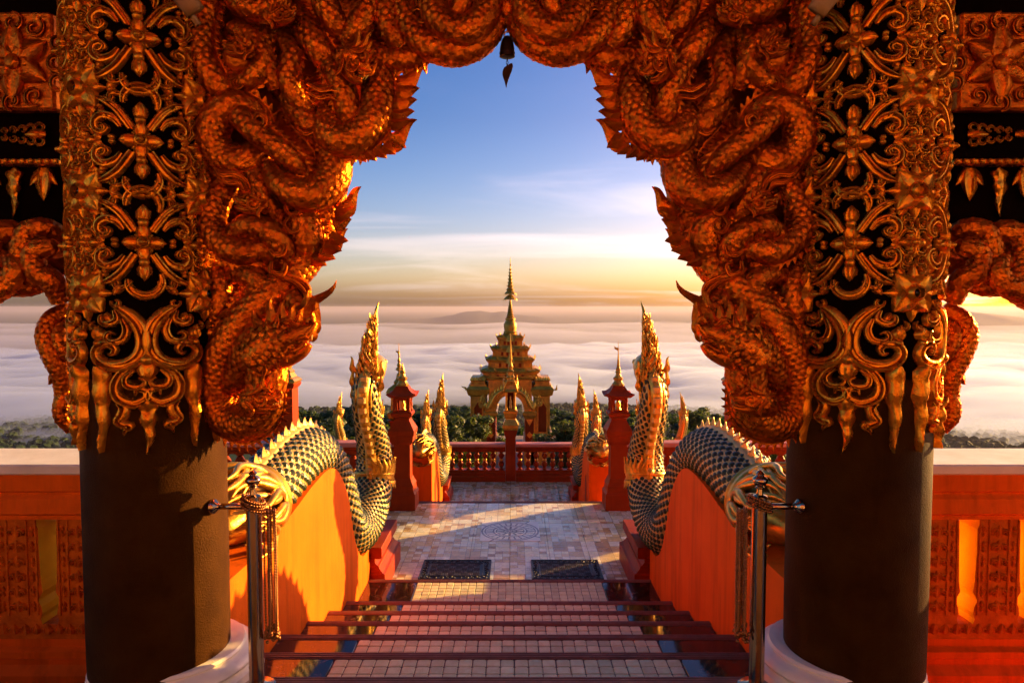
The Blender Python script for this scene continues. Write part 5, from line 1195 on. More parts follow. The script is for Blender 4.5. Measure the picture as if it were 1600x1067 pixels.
    # masonry carrying the small wall down to the ground
for sx, nm in ((-1, 'left'), (1, 'right')):
    far_naga(sx < 0, sx, .80, 1.22, 11.62, -1.42, f'smaller naga beside the lower steps, in front of the far balustrade, {nm}', f'orange wall with a door slit beside the lower steps, {nm}')
    far_naga(False, sx, .80, 2.02, 16.0, pz(612, 16.0) - 1.80, f'naga crest showing behind the small {nm} naga of the lower steps', f'low orange wall behind the far balustrade, {nm}')
    far_naga(False, sx, .62, 3.68, 14.4, pz(616, 14.4) - 1.395, f'naga crest showing past the hump of the big {nm} naga', f'low orange wall hidden behind the big naga on the {nm}')
# ================================================================== LANTERN PILLARS
def lantern_pillar(x, y, label, broken=False, sc=1.0, zb=Z1, gold_top=True):
    t = thing('lantern_pillar', label, 'lantern pillar', (x, y, zb), 'lantern pillars of the terrace')
    ym = y - .12
    z = lambda py: pz(py, ym)
    MB().sq(x, y, [(.20, zb - .005), (.20, z(772)), (.175, z(768)), (.165, z(762)), (.17, z(759)), (.145, z(754)), (.125, z(748))]).build('base', 'red_paint', t)
    MB().sq(x, y, [(.118, z(750)), (.118, z(693))]).build('shaft', 'red_paint', t)
    MB().sq(x, y, [(.135, z(695)), (.165, z(690)), (.17, z(684)), (.17, z(682)), (.185, z(680)), (.19, z(673)), (.165, z(668)), (.125, z(660)), (.11, z(657)), (.11, z(655)), (.12, z(654))]).build('capital', 'red_paint', t)
    MB().sq(x, y, [(.12, z(653.5)), (.15, z(650)), (.155, z(646)), (.135, z(644))]).build('tray', 'red_paint', t)
    la = thing  # lantern: four corner colonnettes and framed openings
    for sx_ in (-1, 1):
        for sy_ in (-1, 1):
            MB().lathe(x + sx_ * .105, y + sy_ * .105, [(.03, z(644)), (.03, z(642)), (.02, z(640)), (.026, z(634)), (.018, z(630)), (.026, z(627)), (.02, z(623)), (.03, z(622))], 8).build('colonnette', 'red_paint', t, smooth=True)
    for a in range(4):
        ca, sa = round(math.cos(a * math.pi / 2)), round(math.sin(a * math.pi / 2))
        mb = MB()
        for q0, q1, zz0, zz1 in ((-.085, -.062, 643.5, 622.5), (.062, .085, 643.5, 622.5), (-.062, .062, 643.5, 641), (-.062, .062, 626, 622.5)):
            p = [(q0, .09), (q1, .112)]
            xs = sorted([x + ca * p[0][1] - sa * p[0][0], x + ca * p[1][1] - sa * p[1][0]]); ys = sorted([y + sa * p[0][1] + ca * p[0][0], y + sa * p[1][1] + ca * p[1][0]])
            mb.box(xs[0], xs[1], ys[0], ys[1], z(zz0), z(zz1))
        mb.build('frame', 'red_paint', t)
    MB().lathe(x, y, [(.05, z(644)), (.05, z(641)), (.03, z(639)), (.045, z(634)), (.02, z(628)), (.01, z(624))], 12).build('lamp', 'gold', t, smooth=True)
    # roof: concave hipped, corners turned up
    def rr(h, z_, up=0.0):
        P = []
        for k in range(4):
            for f in (-1, -.5, 0, .5):
                a = [(f, -1), (1, f), (-f, 1), (-1, -f)][k]; P.append((x + a[0] * h, y + a[1] * h, z_ + up * (abs(f) if True else 0) ** 2))
        return P
    MB().rings([rr(.12, z(622)), rr(.16, z(621.5)), rr(.205, z(620.5), .03), rr(.215, z(619), .035), rr(.16, z(615), .012), rr(.115, z(610), .004), rr(.085, z(604))]).build('roof', 'red_paint', t, smooth=True, ang=30)
    gp = [(.088, z(604)), (.095, z(602)), (.07, z(599)), (.055, z(596)), (.07, z(594)), (.075, z(592)), (.045, z(589)), (.032, z(585)), (.045, z(583)), (.03, z(580))]
    fin_ = MB().lathe(x, y, gp, 8).build('finial', 'gold_dull', t)
    if broken:
        MB().lathe(x, y, [(.03, z(581)), (.022, z(576)), (.008, z(570)), (.002, z(568))], 8).build('spire', 'gold_dull', fin_)
    else:
        sp_ = [(.034, z(581)), (.036, z(578)), (.02, z(574)), (.024, z(573)), (.016, z(567)), (.018, z(566)), (.01, z(560)), (.012, z(559)), (.006, z(552)), (.008, z(551)), (.004, z(545)), (.002, z(533))]
        MB().lathe(x, y, sp_, 8).build('spire', 'gold_dull', fin_)
        mb = MB(); b = Vector((x, y, z(548))); mb.flame(b, b + Vector((-.055, 0, .035)), .02, .008, (0, -1, 0), hook=.4); mb.flame(b + Vector((-.04, 0, .01)), b + Vector((-.055, 0, .06)), .012, .007, (0, -1, 0), hook=.4); mb.build('bird_vane', 'gold_dull', fin_)
    t.scale = (.9, .9, 1)
    return t
PXL = at(631, 740, 9.0).x
lantern_pillar(-1.43, 9.02, 'dark red lantern pillar left of the lower steps, spire stump on top', True)
lantern_pillar(1.43, 9.02, 'dark red lantern pillar right of the lower steps, tall spire with bird', False)
def gold_post(x, y, zb, ztop, label, kind):
    t = thing('gold_topped_post', label, 'post', (x, y, zb), 'red posts with golden tops')
    h = .13
    MB().sq(x, y, [(.19, zb - .004), (.19, zb + .14), (.15, zb + .2), (h, zb + .24)]).build('base', 'red_paint', t)
    MB().sq(x, y, [(h - .002, zb + .235), (h - .002, ztop), (h + .02, ztop + .02), (h + .035, ztop + .06), (h + .02, ztop + .075)]).build('shaft', 'red_paint', t)
    cap = MB().sq(x, y, [(h + .03, ztop + .076), (h + .045, ztop + .10), (h + .02, ztop + .13), (h - .01, ztop + .15), (h - .04, ztop + .21), (h - .03, ztop + .225), (h - .06, ztop + .26)]).build('cap', 'gold', t)
    MB().lathe(x, y, [(.075, ztop + .25), (.095, ztop + .30), (.07, ztop + .37), (.04, ztop + .40), (.05, ztop + .42), (.028, ztop + .47), (.014, ztop + .56), (.003, ztop + .66)], 12).build('bud', 'gold', cap, smooth=True)
    return t
gold_post(at(447, 650, 9.2).x, 9.2, Z1, pz(606, 9.2), 'red post with golden bud top seen behind the left naga head', 0)
gold_post(-at(447, 650, 9.2).x + .03, 9.2, Z1, pz(606, 9.2), 'red post with golden bud top seen behind the right naga head', 0)
# ------------------------------------------------------------------ balustrades
def balustrade(x0, x1, y, zb, h, n, label, name='balustrade', posts=()):
    t = thing(name, label, 'balustrade', ((x0 + x1) / 2, y, zb), 'red terrace balustrades')
    zt = zb + h
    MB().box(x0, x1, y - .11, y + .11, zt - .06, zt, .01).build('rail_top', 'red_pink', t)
    MB().rings([[(x0, y - d, z_), (x1, y - d, z_), (x1, y + d, z_), (x0, y + d, z_)] for d, z_ in ((.06, zt - .16), (.06, zt - .12), (.085, zt - .10), (.085, zt - .0605))]).build('rail_moulding', 'red_paint', t)
    MB().rings([[(x0, y - d, z_), (x1, y - d, z_), (x1, y + d, z_), (x0, y + d, z_)] for d, z_ in ((.14, zb - .004), (.14, zb + .09), (.11, zb + .11), (.11, zb + .15), (.075, zb + .17), (.075, zb + .21))]).build('plinth', 'red_paint', t)
    za, zc = zb + .209, zt - .159; hh = zc - za; w = (x1 - x0) / n; r = min(w * .36, .085)
    pr = [(r * .8, za), (r * .8, za + hh * .05), (r * .45, za + hh * .09), (r * .62, za + hh * .14), (r * 1.0, za + hh * .26), (r * .95, za + hh * .34), (r * .5, za + hh * .46), (r * .36, za + hh * .50), (r * .55, za + hh * .53), (r * .36, za + hh * .56), (r * .5, za + hh * .60), (r * .95, za + hh * .72), (r * 1.0, za + hh * .80), (r * .6, za + hh * .90), (r * .45, za + hh * .93), (r * .8, za + hh * .96), (r * .8, zc)]
    b0 = MB().lathe(x0 + w / 2, y, pr, 14).build('baluster', 'red_paint', t, smooth=True, ang=40)
    gb = MB().lathe(x0 + w / 2, y, [(r * .5, za + hh * .475), (r * .66, za + hh * .50), (r * .66, za + hh * .56), (r * .5, za + hh * .585)], 14).build('gold_ring', 'gold', b0, smooth=True)
    for k in range(1, n):
        b = bpy.data.objects.new('baluster', b0.data); C.objects.link(b); b.parent = t; b.location = (k * w, 0, 0)
        g = bpy.data.objects.new('gold_ring', gb.data); C.objects.link(g); g.parent = b
    return t
YB = 12.95
balustrade(-2.45, -.105, YB, Z2, .72, 15, 'red balustrade at the end of the lower terrace, left of the shrine post')
balustrade(.095, 2.45, YB, Z2, .72, 15, 'red balustrade at the end of the lower terrace, right of the shrine post')
for sx, nm in ((-1, 'left'), (1, 'right')):
    xs = sorted((sx * 1.64, sx * 2.78)); balustrade(xs[0], xs[1], 9.1, Z1, .87, 6, f'red balustrade between the {nm} lantern pillar and the {nm} golden-topped post')
    xs = sorted((sx * 3.16, sx * 4.5)); balustrade(xs[0], xs[1], 9.1, Z1, .87, 7, f'red balustrade running outwards from the {nm} golden-topped post')
# shrine post in the middle of the far balustrade
def shrine():
    X, Y = -.005, YB; t = thing('shrine_post', 'small golden shrine on a red post in the middle of the far balustrade', 'shrine post', (X, Y, Z2))
    z = lambda py: pz(py, Y - .1); K = .66
    class MBs(MB):
        def build(s_, *a, **k_):
            s_.v = [(X + (q[0] - X) * K, Y + (q[1] - Y) * K, q[2]) for q in s_.v]; return MB.build(s_, *a, **k_)
    MBs().sq(X, Y, [(.145, Z2 - .004), (.145, z(684)), (.155, z(682)), (.19, z(674)), (.20, z(672))]).build('post', 'red_paint', t)
    MBs().sq(X, Y, [(.195, z(671.8)), (.225, z(668)), (.225, z(664)), (.19, z(660)), (.15, z(656)), (.14, z(654)), (.17, z(652)), (.18, z(648)), (.20, z(646)), (.20, z(642)), (.16, z(641))]).build('pedestal', 'gold', t)
    for sx in (-1, 1):
        for sy in (-1, 1): MBs().lathe(X + sx * .125, Y + sy * .125, [(.04, z(641)), (.04, z(639)), (.026, z(637)), (.026, z(618)), (.036, z(616)), (.04, z(613))], 8).build('colonnette', 'gold', t)
    for sx in (-1, 1): MBs().box(X + sx * .085, X + sx * .115, Y - .03, Y + .16, z(641), z(613)).build('side_wall', 'gold_dull', t)
    MBs().box(X - .085, X + .085, Y + .12, Y + .15, z(641), z(613)).build('back_wall', 'red_paint', t)
    MBs().lathe(X, Y, [(.05, z(641)), (.055, z(637)), (.035, z(632)), (.045, z(629)), (.02, z(624)), (.028, z(622)), (.01, z(618))], 10).build('figure', 'gold_pale', t, smooth=True)
    for k in range(4):
        a = k * math.pi / 2; mb = MBs()
        P = [Vector((.19 * math.cos(q) * (1 if math.sin(q) < .95 else 0), -.19, .25 * math.sin(q))) for q in np.linspace(0, math.pi, 13)]
        M = Matrix.Rotation(a, 4, 'Z'); mb.tube([tuple(M @ p + Vector((X, Y, z(614)))) for p in P], .028, 6, ref=tuple(M @ Vector((0, 1, 0)))); mb.build('arch', 'gold', t, smooth=True)
        for q in np.linspace(.25, math.pi - .25, 7):
            b = M @ Vector((.20 * math.cos(q), -.19, .26 * math.sin(q))); e = M @ Vector((.25 * math.cos(q), -.19, .34 * math.sin(q))); o_ = Vector((X, Y, z(614)))
            mb = MBs(); mb.flame(o_ + b, o_ + e, .022, .012, M @ Vector((0, -1, 0)), hook=.3, n=5, fat=.5); mb.build('arch_flame', 'gold', t)
    MBs().sq(X, Y, [(.19, z(613)), (.21, z(611)), (.17, z(608)), (.14, z(602)), (.15, z(600)), (.12, z(597)), (.10, z(592)), (.115, z(590)), (.085, z(587)), (.07, z(582)), (.085, z(580.5)), (.06, z(578))]).build('roof', 'gold', t)
    MBs().lathe(X, Y, [(.055, z(579)), (.065, z(576)), (.075, z(573)), (.05, z(570)), (.03, z(565)), (.04, z(563)), (.045, z(560)), (.03, z(557)), (.036, z(555)), (.024, z(550)), (.028, z(548)), (.016, z(542)), (.018, z(541)), (.008, z(532)), (.002, z(522))], 10).build('spire', 'gold', t, smooth=True, ang=30)
shrine()
def far_spire():
    Y = 14.0; p = at(624, 640, Y); t = thing('golden_spire_post', 'thin golden spire with a bird showing just left of the left lantern', 'spire post', (p.x, Y, ZP))
    z = lambda py: pz(py, Y); x = p.x
    MB().sq(x, Y, [(.2, ZP), (.2, z(690)), (.16, z(684)), (.16, z(660)), (.2, z(655))]).build('post', 'red_paint', t)
    MB().sq(x, Y, [(.15, z(655)), (.2, z(650)), (.22, z(644)), (.15, z(640)), (.15, z(615)), (.24, z(612)), (.2, z(606)), (.1, z(600))]).build('shrine', 'gold', t)
    MB().lathe(x, Y, [(.10, z(600)), (.12, z(597)), (.07, z(592)), (.05, z(585)), (.02, z(582)), (.02, z(580)), (.075, z(578)), (.06, z(575)), (.03, z(573)), (.05, z(571)), (.02, z(566)), (.035, z(564)), (.015, z(558)), (.02, z(556)), (.008, z(548)), (.004, z(536))], 10).build('spire', 'gold_dull', t)
    mb = MB(); b = Vector((x, Y, z(552))); mb.flame(b, b + Vector((-.06, 0, .06)), .03, .01, (0, -1, 0), hook=.4); mb.build('bird_vane', 'gold_dull', t)
far_spire()
# ================================================================== GOLDEN GATE
def gate():
    Y = 30.0; k = Y / FPX * 1.005; X0 = at(797.3, 600, Y).x
    t = thing('golden_gate', 'tall golden tiered gate with arched opening and needle spire beyond the terrace', 'gate pavilion', (X0, Y, ZP))
    zx = lambda q: X0 + .96 * (700 + q / 3.235 - 797.3) * k        # from measured detail coordinates
    z = lambda q: pz(390 + q / 3.235, Y - 1.2)
    hw = lambda a, b: abs(zx(a) - zx(b)) / 2
    D = 1.15       # half depth
    for sx in (-1, 1):
        xc = X0 + sx * abs(zx(152) - X0); w = hw(113, 190)
        def ring(e, q): return [(xc - w - e, Y - D - e, z(q) if q > 0 else q), (xc + w + e, Y - D - e, z(q) if q > 0 else q), (xc + w + e, Y + D + e, z(q) if q > 0 else q), (xc - w - e, Y + D + e, z(q) if q > 0 else q)]
        MB().rings([[(xc - w - .16, Y - D - .16, ZP), (xc + w + .16, Y - D - .16, ZP), (xc + w + .16, Y + D + .16, ZP), (xc - w - .16, Y + D + .16, ZP)], ring(.16, 975), ring(.06, 962), ring(.08, 950), ring(.14, 944), ring(.14, 938), ring(.02, 930)]).build('wing_base', 'gold_dull', t)
        MB().rings([ring(0, 931), ring(0, 742)]).build('wing', 'gold_dull', t)
        # recessed red panel with pointed head
        a0, a1 = xc - .19, xc + .19
        poly = [(a0, z(925)), (a1, z(925)), (a1, z(800)), (xc, z(765)), (a0, z(800))]
        MB().prism(poly, lambda x, zz_: (x, Y - D - .004, zz_), lambda x, zz_: (x, Y - D - .012, zz_)).build('panel', 'red_paint', t)
        fr = MB(); 
        for p, q in zip(poly, poly[1:] + poly[:1]): fr.tube([(p[0], Y - D - .02, p[1]), (q[0], Y - D - .02, q[1])], .028, 5)
        fr.build('panel_frame', 'gold', t)
        MB().rings([ring(.0, 743), ring(.10, 735), ring(.12, 728), ring(.14, 718), ring(.17, 706), ring(.13, 700), ring(.04, 690), ring(.04, 682)]).build('cornice', 'gold_dull', t)
        MB().rings([ring(-.02, 683), ring(-.02, 666), ring(.03, 660)]).build('parapet', 'gold_dull', t)
        for q in range(6):
            xx = xc - w + .06 + q * (2 * w - .12) / 5
            mb = MB(); mb.flame((xx, Y - D, z(661)), (xx, Y - D, z(641)), .085, .05, (0, -1, 0), hook=.15, n=6, fat=.6); mb.build('merlon', 'gold_dull', t)
        mb = MB(); mb.flame((xc + sx * (w + .18), Y - D - .15, z(708)), (xc + sx * (w + .34), Y - D - .2, z(684)), .05, .04, (0, -1, 0), hook=.5); mb.build('corner_flame', 'gold_dull', t)
        # inner pier with red pilaster and gold diamond
        xp = X0 + sx * abs(zx(217) - X0); pw = hw(196, 238)
        MB().box(xp - pw, xp + pw, Y - D - .12, Y + D, ZP, z(852)).build('pier', 'red_paint', t)
        MB().box(xp - pw - .05, xp + pw + .05, Y - D - .16, Y + D + .05, ZP + .001, z(972)).build('pier_foot', 'gold_dull', t)
        MB().rings([[(xp - pw - e, Y - D - .12 - e, z(q)), (xp + pw + e, Y - D - .12 - e, z(q)), (xp + pw + e, Y + D + e, z(q)), (xp - pw - e, Y + D + e, z(q))] for e, q in ((.01, 853), (.04, 846), (.10, 836), (.12, 822), (.05, 814), (.05, 806))]).build('capital', 'gold', t)
        for zc_, hh_ in ((935, 17), (866, 24)):
            poly = [(xp, z(zc_ + hh_)), (xp + pw * .7, z(zc_)), (xp, z(zc_ - hh_)), (xp - pw * .7, z(zc_))] if zc_ > 900 else [(xp - pw * .9, z(855)), (xp + pw * .9, z(855)), (xp, z(890))]
            MB().prism(poly, lambda x, zz_: (x, Y - D - .123, zz_), lambda x, zz_: (x, Y - D - .15, zz_)).build('diamond', 'gold', t)
        MB().box(X0 + sx * abs(zx(192) - X0) - .03, X0 + sx * abs(zx(192) - X0) + .03, Y - D - .03, Y - D, z(930), z(800)).build('pilaster_strip', 'gold', t)
        # flame clusters on the wing fronts
        rr = random.Random(4 + sx)
        for q in range(9):
            b = Vector((X0 + sx * abs(zx(178 + rr.uniform(-16, 16)) - X0), Y - D - .05, z(790 - rr.uniform(-10, 40)))); mb = MB(); mb.flame(b, b + Vector((sx * rr.uniform(-.15, .2), -.05, rr.uniform(.15, .3))), .07, .05, (0, -1, 0), hook=.4 * sx, n=6, fat=.5); mb.build('flame_relief', 'gold', t)
    # block over the opening and the naga arch
    wo = hw(246, 382)
    ap = [(X0 - .92, z(806)), (X0 - .92, z(640)), (X0 + .92, z(640)), (X0 + .92, z(806))] + [(X0 + wo * math.cos(q), z(806) + (z(735) - z(806)) * math.sin(q)) for q in np.linspace(0, math.pi, 15)]
    MB().prism(ap, lambda x, zz_: (x, Y - D - .10, zz_), lambda x, zz_: (x, Y + D, zz_)).build('lintel_block', 'gold_dull', t)
    for sg in (-1, 1):
        P = catmull(np.array([(X0 + sg * 1.02, Y - D - .22, z(770)), (X0 + sg * .96, Y - D - .22, z(800)), (X0 + sg * .80, Y - D - .22, z(775)), (X0 + sg * .62, Y - D - .22, z(735)), (X0 + sg * .36, Y - D - .22, z(712)), (X0 + sg * .1, Y - D - .22, z(690)), (X0, Y - D - .22, z(660))]), 6)
        MB().tube(P, [.04, .07, .075, .075, .07, .06, .04], 8).build('arch_naga', 'gold', t, smooth=True)
        for q in range(4, len(P) - 2, 3):
            b = Vector(P[q]); mb = MB(); mb.flame(b, b + Vector((sg * .10, 0, .24)), .07, .04, (0, -1, 0), hook=.4 * sg, n=6, fat=.5); mb.build('arch_flame', 'gold', t)
    # receding roof tiers
    tiers = [(700, 97 + 30, 530 - 30, 690), (612, 160, 468, 655), (556, 188, 440, 602), (500, 212, 414, 548), (446, 243, 383, 492)]
    for i, (qe, a, b, qb) in enumerate(tiers[1:]):
        H = hw(a, b)
        MB().redent(X0, Y, [(H * .90, z(qb + 12)), (H * .90, z(qe + 20)), (H * .94, z(qe + 18)), (H * .94, z(qe + 14))], .16).build('tier_wall', 'gold_dull', t)
        rf = MB().redent(X0, Y, [(H * .92, z(qe + 15)), (H * .98, z(qe + 11)), (H * 1.0, z(qe + 4)), (H * .98, z(qe)), (H * .90, z(qe - 5)), (H * .84, z(qe - 9))], .16).build('tier_eave', 'gold_dull', t)
        for c_ in range(4):
            for f in (-.98, -.5, 0, .5, .98):
                ux, uy = [(f, -1), (1, f), (f, 1), (-1, f)][c_]
                if abs(f) > .9: r_ = .70
                else: r_ = 1.0
                q = Vector((X0 + ux * H * r_ * (1 if abs(ux) < 1 else 1), Y + uy * H * (r_ if abs(uy) < 1 else (r_ if abs(f) > .9 else 1)), z(qe + 3)))
                e = q + Vector((ux * .05, uy * .05, .20 if abs(f) > .9 else .15)); mb = MB(); mb.flame(q, e, .055, .03, Vector((0, -1, 0)) if abs(uy) == 1 else Vector((1, 0, 0)), hook=.3, n=5, fat=.55); mb.build('antefix', 'gold_dull', rf)
        for c_ in range(2):
            mb = MB(); mb.flame((X0, Y - H * 1.01 - .02 * c_, z(qe + 22 - 4 * c_)), (X0, Y - H * 1.01 - .02 * c_, z(qe - 20 + 8 * c_)), .20 - .08 * c_, .05, (0, -1, 0), hook=0, n=7, fat=.55); mb.build('tier_gable', 'gold_dull', t)
        for f in (-.6, -.2, .2, .6):
            MB().box(X0 + f * H * .68 - .05, X0 + f * H * .68 + .05, Y - H * .90 - .04, Y - H * .90 + .02, z(qe + 40), z(qe + 21)).build('niche', 'red_paint', t)
    # cornice band below the tiers across the centre
    MB().redent(X0, Y, [(1.20, z(662)), (1.32, z(654)), (1.34, z(648)), (1.15, z(640))], .14).build('centre_cornice', 'gold_dull', t)
    bl = [(.33, 436), (.36, 432), (.30, 428), (.33, 422), (.28, 416), (.30, 398), (.31, 382), (.26, 370), (.20, 360), (.24, 357), (.24, 350), (.17, 344), (.19, 340), (.14, 334)]
    MB().lathe(X0, Y, [(r * .93, z(q)) for r, q in bl], 20).build('bell', 'gold_dull', t, smooth=True, ang=30)
    rg = []
    for i in range(9):
        r = .14 - i * .012; q = 335 - i * 9; rg += [(r, q), (r * 1.12, q - 3), (r * .86, q - 8)]
    rg += [(.02, 254), (.02, 236)]
    MB().lathe(X0, Y, [(r, z(q)) for r, q in rg], 14).build('ringed_spire', 'gold_dull', t)
    for i, (q, r) in enumerate(((250, .27), (222, .24), (203, .16), (185, .13), (168, .105), (150, .085), (133, .065), (117, .05), (100, .035))):
        zq = z(q); um = MB().lathe(X0, Y, [(r, zq), (r * 1.05, zq + .03), (r * .9, zq + .07), (r * .55, zq + .16), (.025, zq + .24)], 14).build('umbrella', 'gold_dull', t)
        for c_ in range(8):
            a = c_ * math.pi / 4; b = Vector((X0 + r * math.cos(a), Y + r * math.sin(a), zq)); mb = MB(); mb.flame(b + Vector((0, 0, .03)), b + Vector((.03 * math.cos(a), .03 * math.sin(a), -.09 if i < 2 else .1)), .03, .015, (math.cos(a), math.sin(a), 0), hook=.2, n=4, fat=.6); mb.build('fringe', 'gold_dull', um)
    MB().lathe(X0, Y, [(.03, z(100)), (.02, z(75)), (.035, z(68)), (.012, z(60)), (.018, z(50)), (.004, z(26))], 8).build('needle', 'gold_dull', t)
    MB().box(X0 - 2.4, X0 + 2.4, Y - 1.7, Y + 1.7, ZP + .001, ZP + .3).build('platform', 'stone_base', t)
gate()
# ================================================================== DOOR MATS
def mat_(x0, x1, label):
    pa_ = at(x0, 901, 1); Y0 = (EYE - Z1) / (EYE - at(x0, 906, 1).z); Y1 = (EYE - Z1) / (EYE - at(x0, 876, 1).z)
    s_ = lambda Y: Y * 1.02 / FPX
    Xa = (x0 - 800) * (Y1 * math.cos(PITCH) + 2.67 * math.sin(PITCH)) / FPX + CAMX; Xb = (x1 - 800) * (Y1 * math.cos(PITCH) + 2.67 * math.sin(PITCH)) / FPX + CAMX
    z0 = Z1 + .001; t = thing('door_mat', label, 'door mat', ((Xa + Xb) / 2, (Y0 + Y1) / 2, Z1), 'rubber door mats on the landing')
    MB().box(Xa, Xb, Y0, Y1, z0, z0 + .006, .002).build('rubber_sheet', 'rubber', t)
    fr = MB(); b = .012
    for q in (0, .075):
        fr.box(Xa + q, Xb - q, Y0 + q, Y0 + q + b, z0 + .006, z0 + .014, .003); fr.box(Xa + q, Xb - q, Y1 - q - b, Y1 - q, z0 + .006, z0 + .014, .003)
        fr.box(Xa + q, Xa + q + b, Y0 + q + b, Y1 - q - b, z0 + .006, z0 + .014, .003); fr.box(Xb - q - b, Xb - q, Y0 + q + b, Y1 - q - b, z0 + .006, z0 + .014, .003)
    fr.build('border_rib', 'rubber', t)
    f = lambda a, b_, h: (a, b_, z0 + .006 + h); cu = MB()
    xs = np.arange(Xa + .04, Xb - .03, .062); ys = np.arange(Y0 + .05, Y1 - .03, .062)
    for i, (cx_, cy_) in enumerate([(x, Y0 + .044) for x in xs] + [(x, Y1 - .044) for x in xs] + [(Xa + .044, y) for y in ys] + [(Xb - .044, y) for y in ys]):
        cu.sweep2([(cx_ + x, cy_ + y) for x, y in spiral(0, 0, .026, .006, 90 * (i % 4), 90 * (i % 4) + 330, 10)], [.003, .006, .006, .003], .009, f, groove=False)
    cu.build('scroll_border', 'rubber', t)
    wv = MB(); w = .021
    nx = int((Xb - Xa - .19) / (3 * w)); ny = int((Y1 - Y0 - .19) / (3 * w)); 
    for i in range(nx):
        for j in range(ny):
            for k in range(3):
                ox = Xa + .095 + i * 3 * w; oy = Y0 + .095 + j * 3 * w
                if (i + j) % 2: wv.box(ox + .001, ox + 3 * w - .001, oy + k * w + .003, oy + k * w + w - .003, z0 + .005, z0 + .012, .002)
                else: wv.box(ox + k * w + .003, ox + k * w + w - .003, oy + .001, oy + 3 * w - .001, z0 + .005, z0 + .012, .002)
    wv.build('basket_weave', 'mat_weave', t)
mat_(663, 768, 'black rubber door mat with woven middle, left of the two'); mat_(829, 934, 'black rubber door mat with woven middle, right of the two')
# ================================================================== TREES
def tree_proto(seed, h, rx, mat, leaf=.17, nl=9000):
    g = np.random.default_rng(seed); r_ = random.Random(seed)
    tk = MB(); tips = []
    def limb(p, d, ln, r, lev):
        q = [p]; dd = d.copy()
        for k in range(4):
            dd = (dd + Vector((r_.uniform(-.16, .16), r_.uniform(-.16, .16), .06))).normalized(); q.append(q[-1] + dd * ln / 4)
        tk.tube(q, [r, r * .85, r * .7, r * .55, r * .42], 7 if lev == 0 else 5, ref=(.9, .3, .1))
        if lev < 2:
            for k in range(4 if lev == 0 else 3):
                a = r_.uniform(0, 6.28); b = q[2 + (k % 3)]
                limb(b, (dd * .55 + Vector((math.cos(a), math.sin(a), r_.uniform(.1, .6))) * .8).normalized(), ln * r_.uniform(.5, .72), r * .45, lev + 1)
        else: tips.append(q[-1]); tips.append(q[2])
        if lev == 1: tips.append(q[-1])
    limb(Vector((0, 0, -.3)), Vector((0, 0, 1)), h * .55, h * .026, 0)
    tk_o = tk
    T = np.array([tuple(p) for p in tips]); T[:, 2] = np.clip(T[:, 2], h * .25, h)
    m = 34; extra = np.stack([g.normal(0, rx * .42, m), g.normal(0, rx * .42, m), h * (.42 + .52 * g.random(m))], -1); sc = np.sqrt(np.clip(1 - ((extra[:, 2] / h - .6) / .45) ** 2, .05, 1)); extra[:, :2] *= sc[:, None]
    Cn = np.concatenate([T, extra]); per = nl // len(Cn)
    sz = g.uniform(.35, .75, len(Cn)) * rx * .36
    c = np.repeat(Cn, per, 0); s = np.repeat(sz, per)
    d = g.normal(size=(len(c), 3)); d /= np.linalg.norm(d, axis=1)[:, None]; p = c + d * (s * g.random(len(c)) ** .45)[:, None] * np.array([1, 1, .72])
    nrm = d + g.normal(0, .55, d.shape) + np.array([0, 0, .35]); nrm /= np.linalg.norm(nrm, axis=1)[:, None]
    u = np.cross(nrm, g.normal(size=d.shape)); u /= np.linalg.norm(u, axis=1)[:, None]; v = np.cross(nrm, u); L = leaf * g.uniform(.6, 1.25, len(c))[:, None]
    V = np.stack([p - u * L, p + v * L * .38, p + u * L * .9, p - v * L * .38], 1); F = np.arange(len(c) * 4).reshape(-1, 4)
    return tk_o, MB().arr(V, F), mat
protos = []
for sd_, h, rx, mt in ((1, 6.2, 2.6, 'leaf_a'), (2, 5.4, 2.3, 'leaf_b'), (3, 7.0, 2.4, 'leaf_a'), (4, 4.6, 2.2, 'leaf_b')):
    a, b, mt = tree_proto(sd_, h, rx, mt, .15 if sd_ != 3 else .17)
    to = a.build('trunk', 'bark', None, smooth=True); co = b.build('crown', mt, None); C.objects.unlink(to); C.objects.unlink(co); protos.append((to, co, h))
TR = [  # pixel x of the crown, pixel y of its top, distance, kind, scale, label
    (548, 640, 27, 1, .75, 'leafy tree just right of the big left naga neck'), (600, 644, 33, 0, .8, 'dark tree behind the left lantern pillar'), (585, 668, 21, 3, .55, 'low bush right of the big left naga neck'),
    (655, 640, 30, 0, .8, 'dark tree between the left lantern and the small left naga'), (708, 634, 34, 2, .85, 'tall dark tree left of the golden gate'), (728, 648, 25, 1, .62, 'tree close against the left flank of the golden gate'), (690, 650, 24, 3, .7, 'dark bushy tree behind the small left naga'),
    (480, 637, 31, 0, .8, 'round tree above the hump of the big left naga'), (505, 652, 24, 3, .6, 'small tree left of the big left naga neck'),
    (770, 668, 42, 1, .8, 'tree seen through the arch of the golden gate, left half'), (822, 664, 44, 0, .8, 'tree seen through the arch of the golden gate, right half'),
    (878, 640, 33, 0, .85, 'dark tree right of the golden gate'), (900, 655, 24, 3, .62, 'bush behind the small right naga'), (925, 652, 36, 2, .75, 'tree between the two small right naga crests'),
    (985, 656, 23, 1, .62, 'sunlit bush right of the right lantern pillar'), (1005, 640, 30, 0, .8, 'tree left of the big right naga neck'), (950, 648, 30, 1, .7, 'tree behind the right lantern pillar'),
    (1112, 640, 26, 1, .72, 'leafy tree above the hump of the big right naga'), (1150, 652, 30, 0, .75, 'tree behind the right golden-topped post'), (1075, 650, 33, 2, .7, 'tree beside the far crest right of the big right naga'),
    (440, 655, 34, 1, .8, 'tree behind the left golden-topped post'), (1180, 664, 24, 3, .6, 'low tree under the right naga head')]
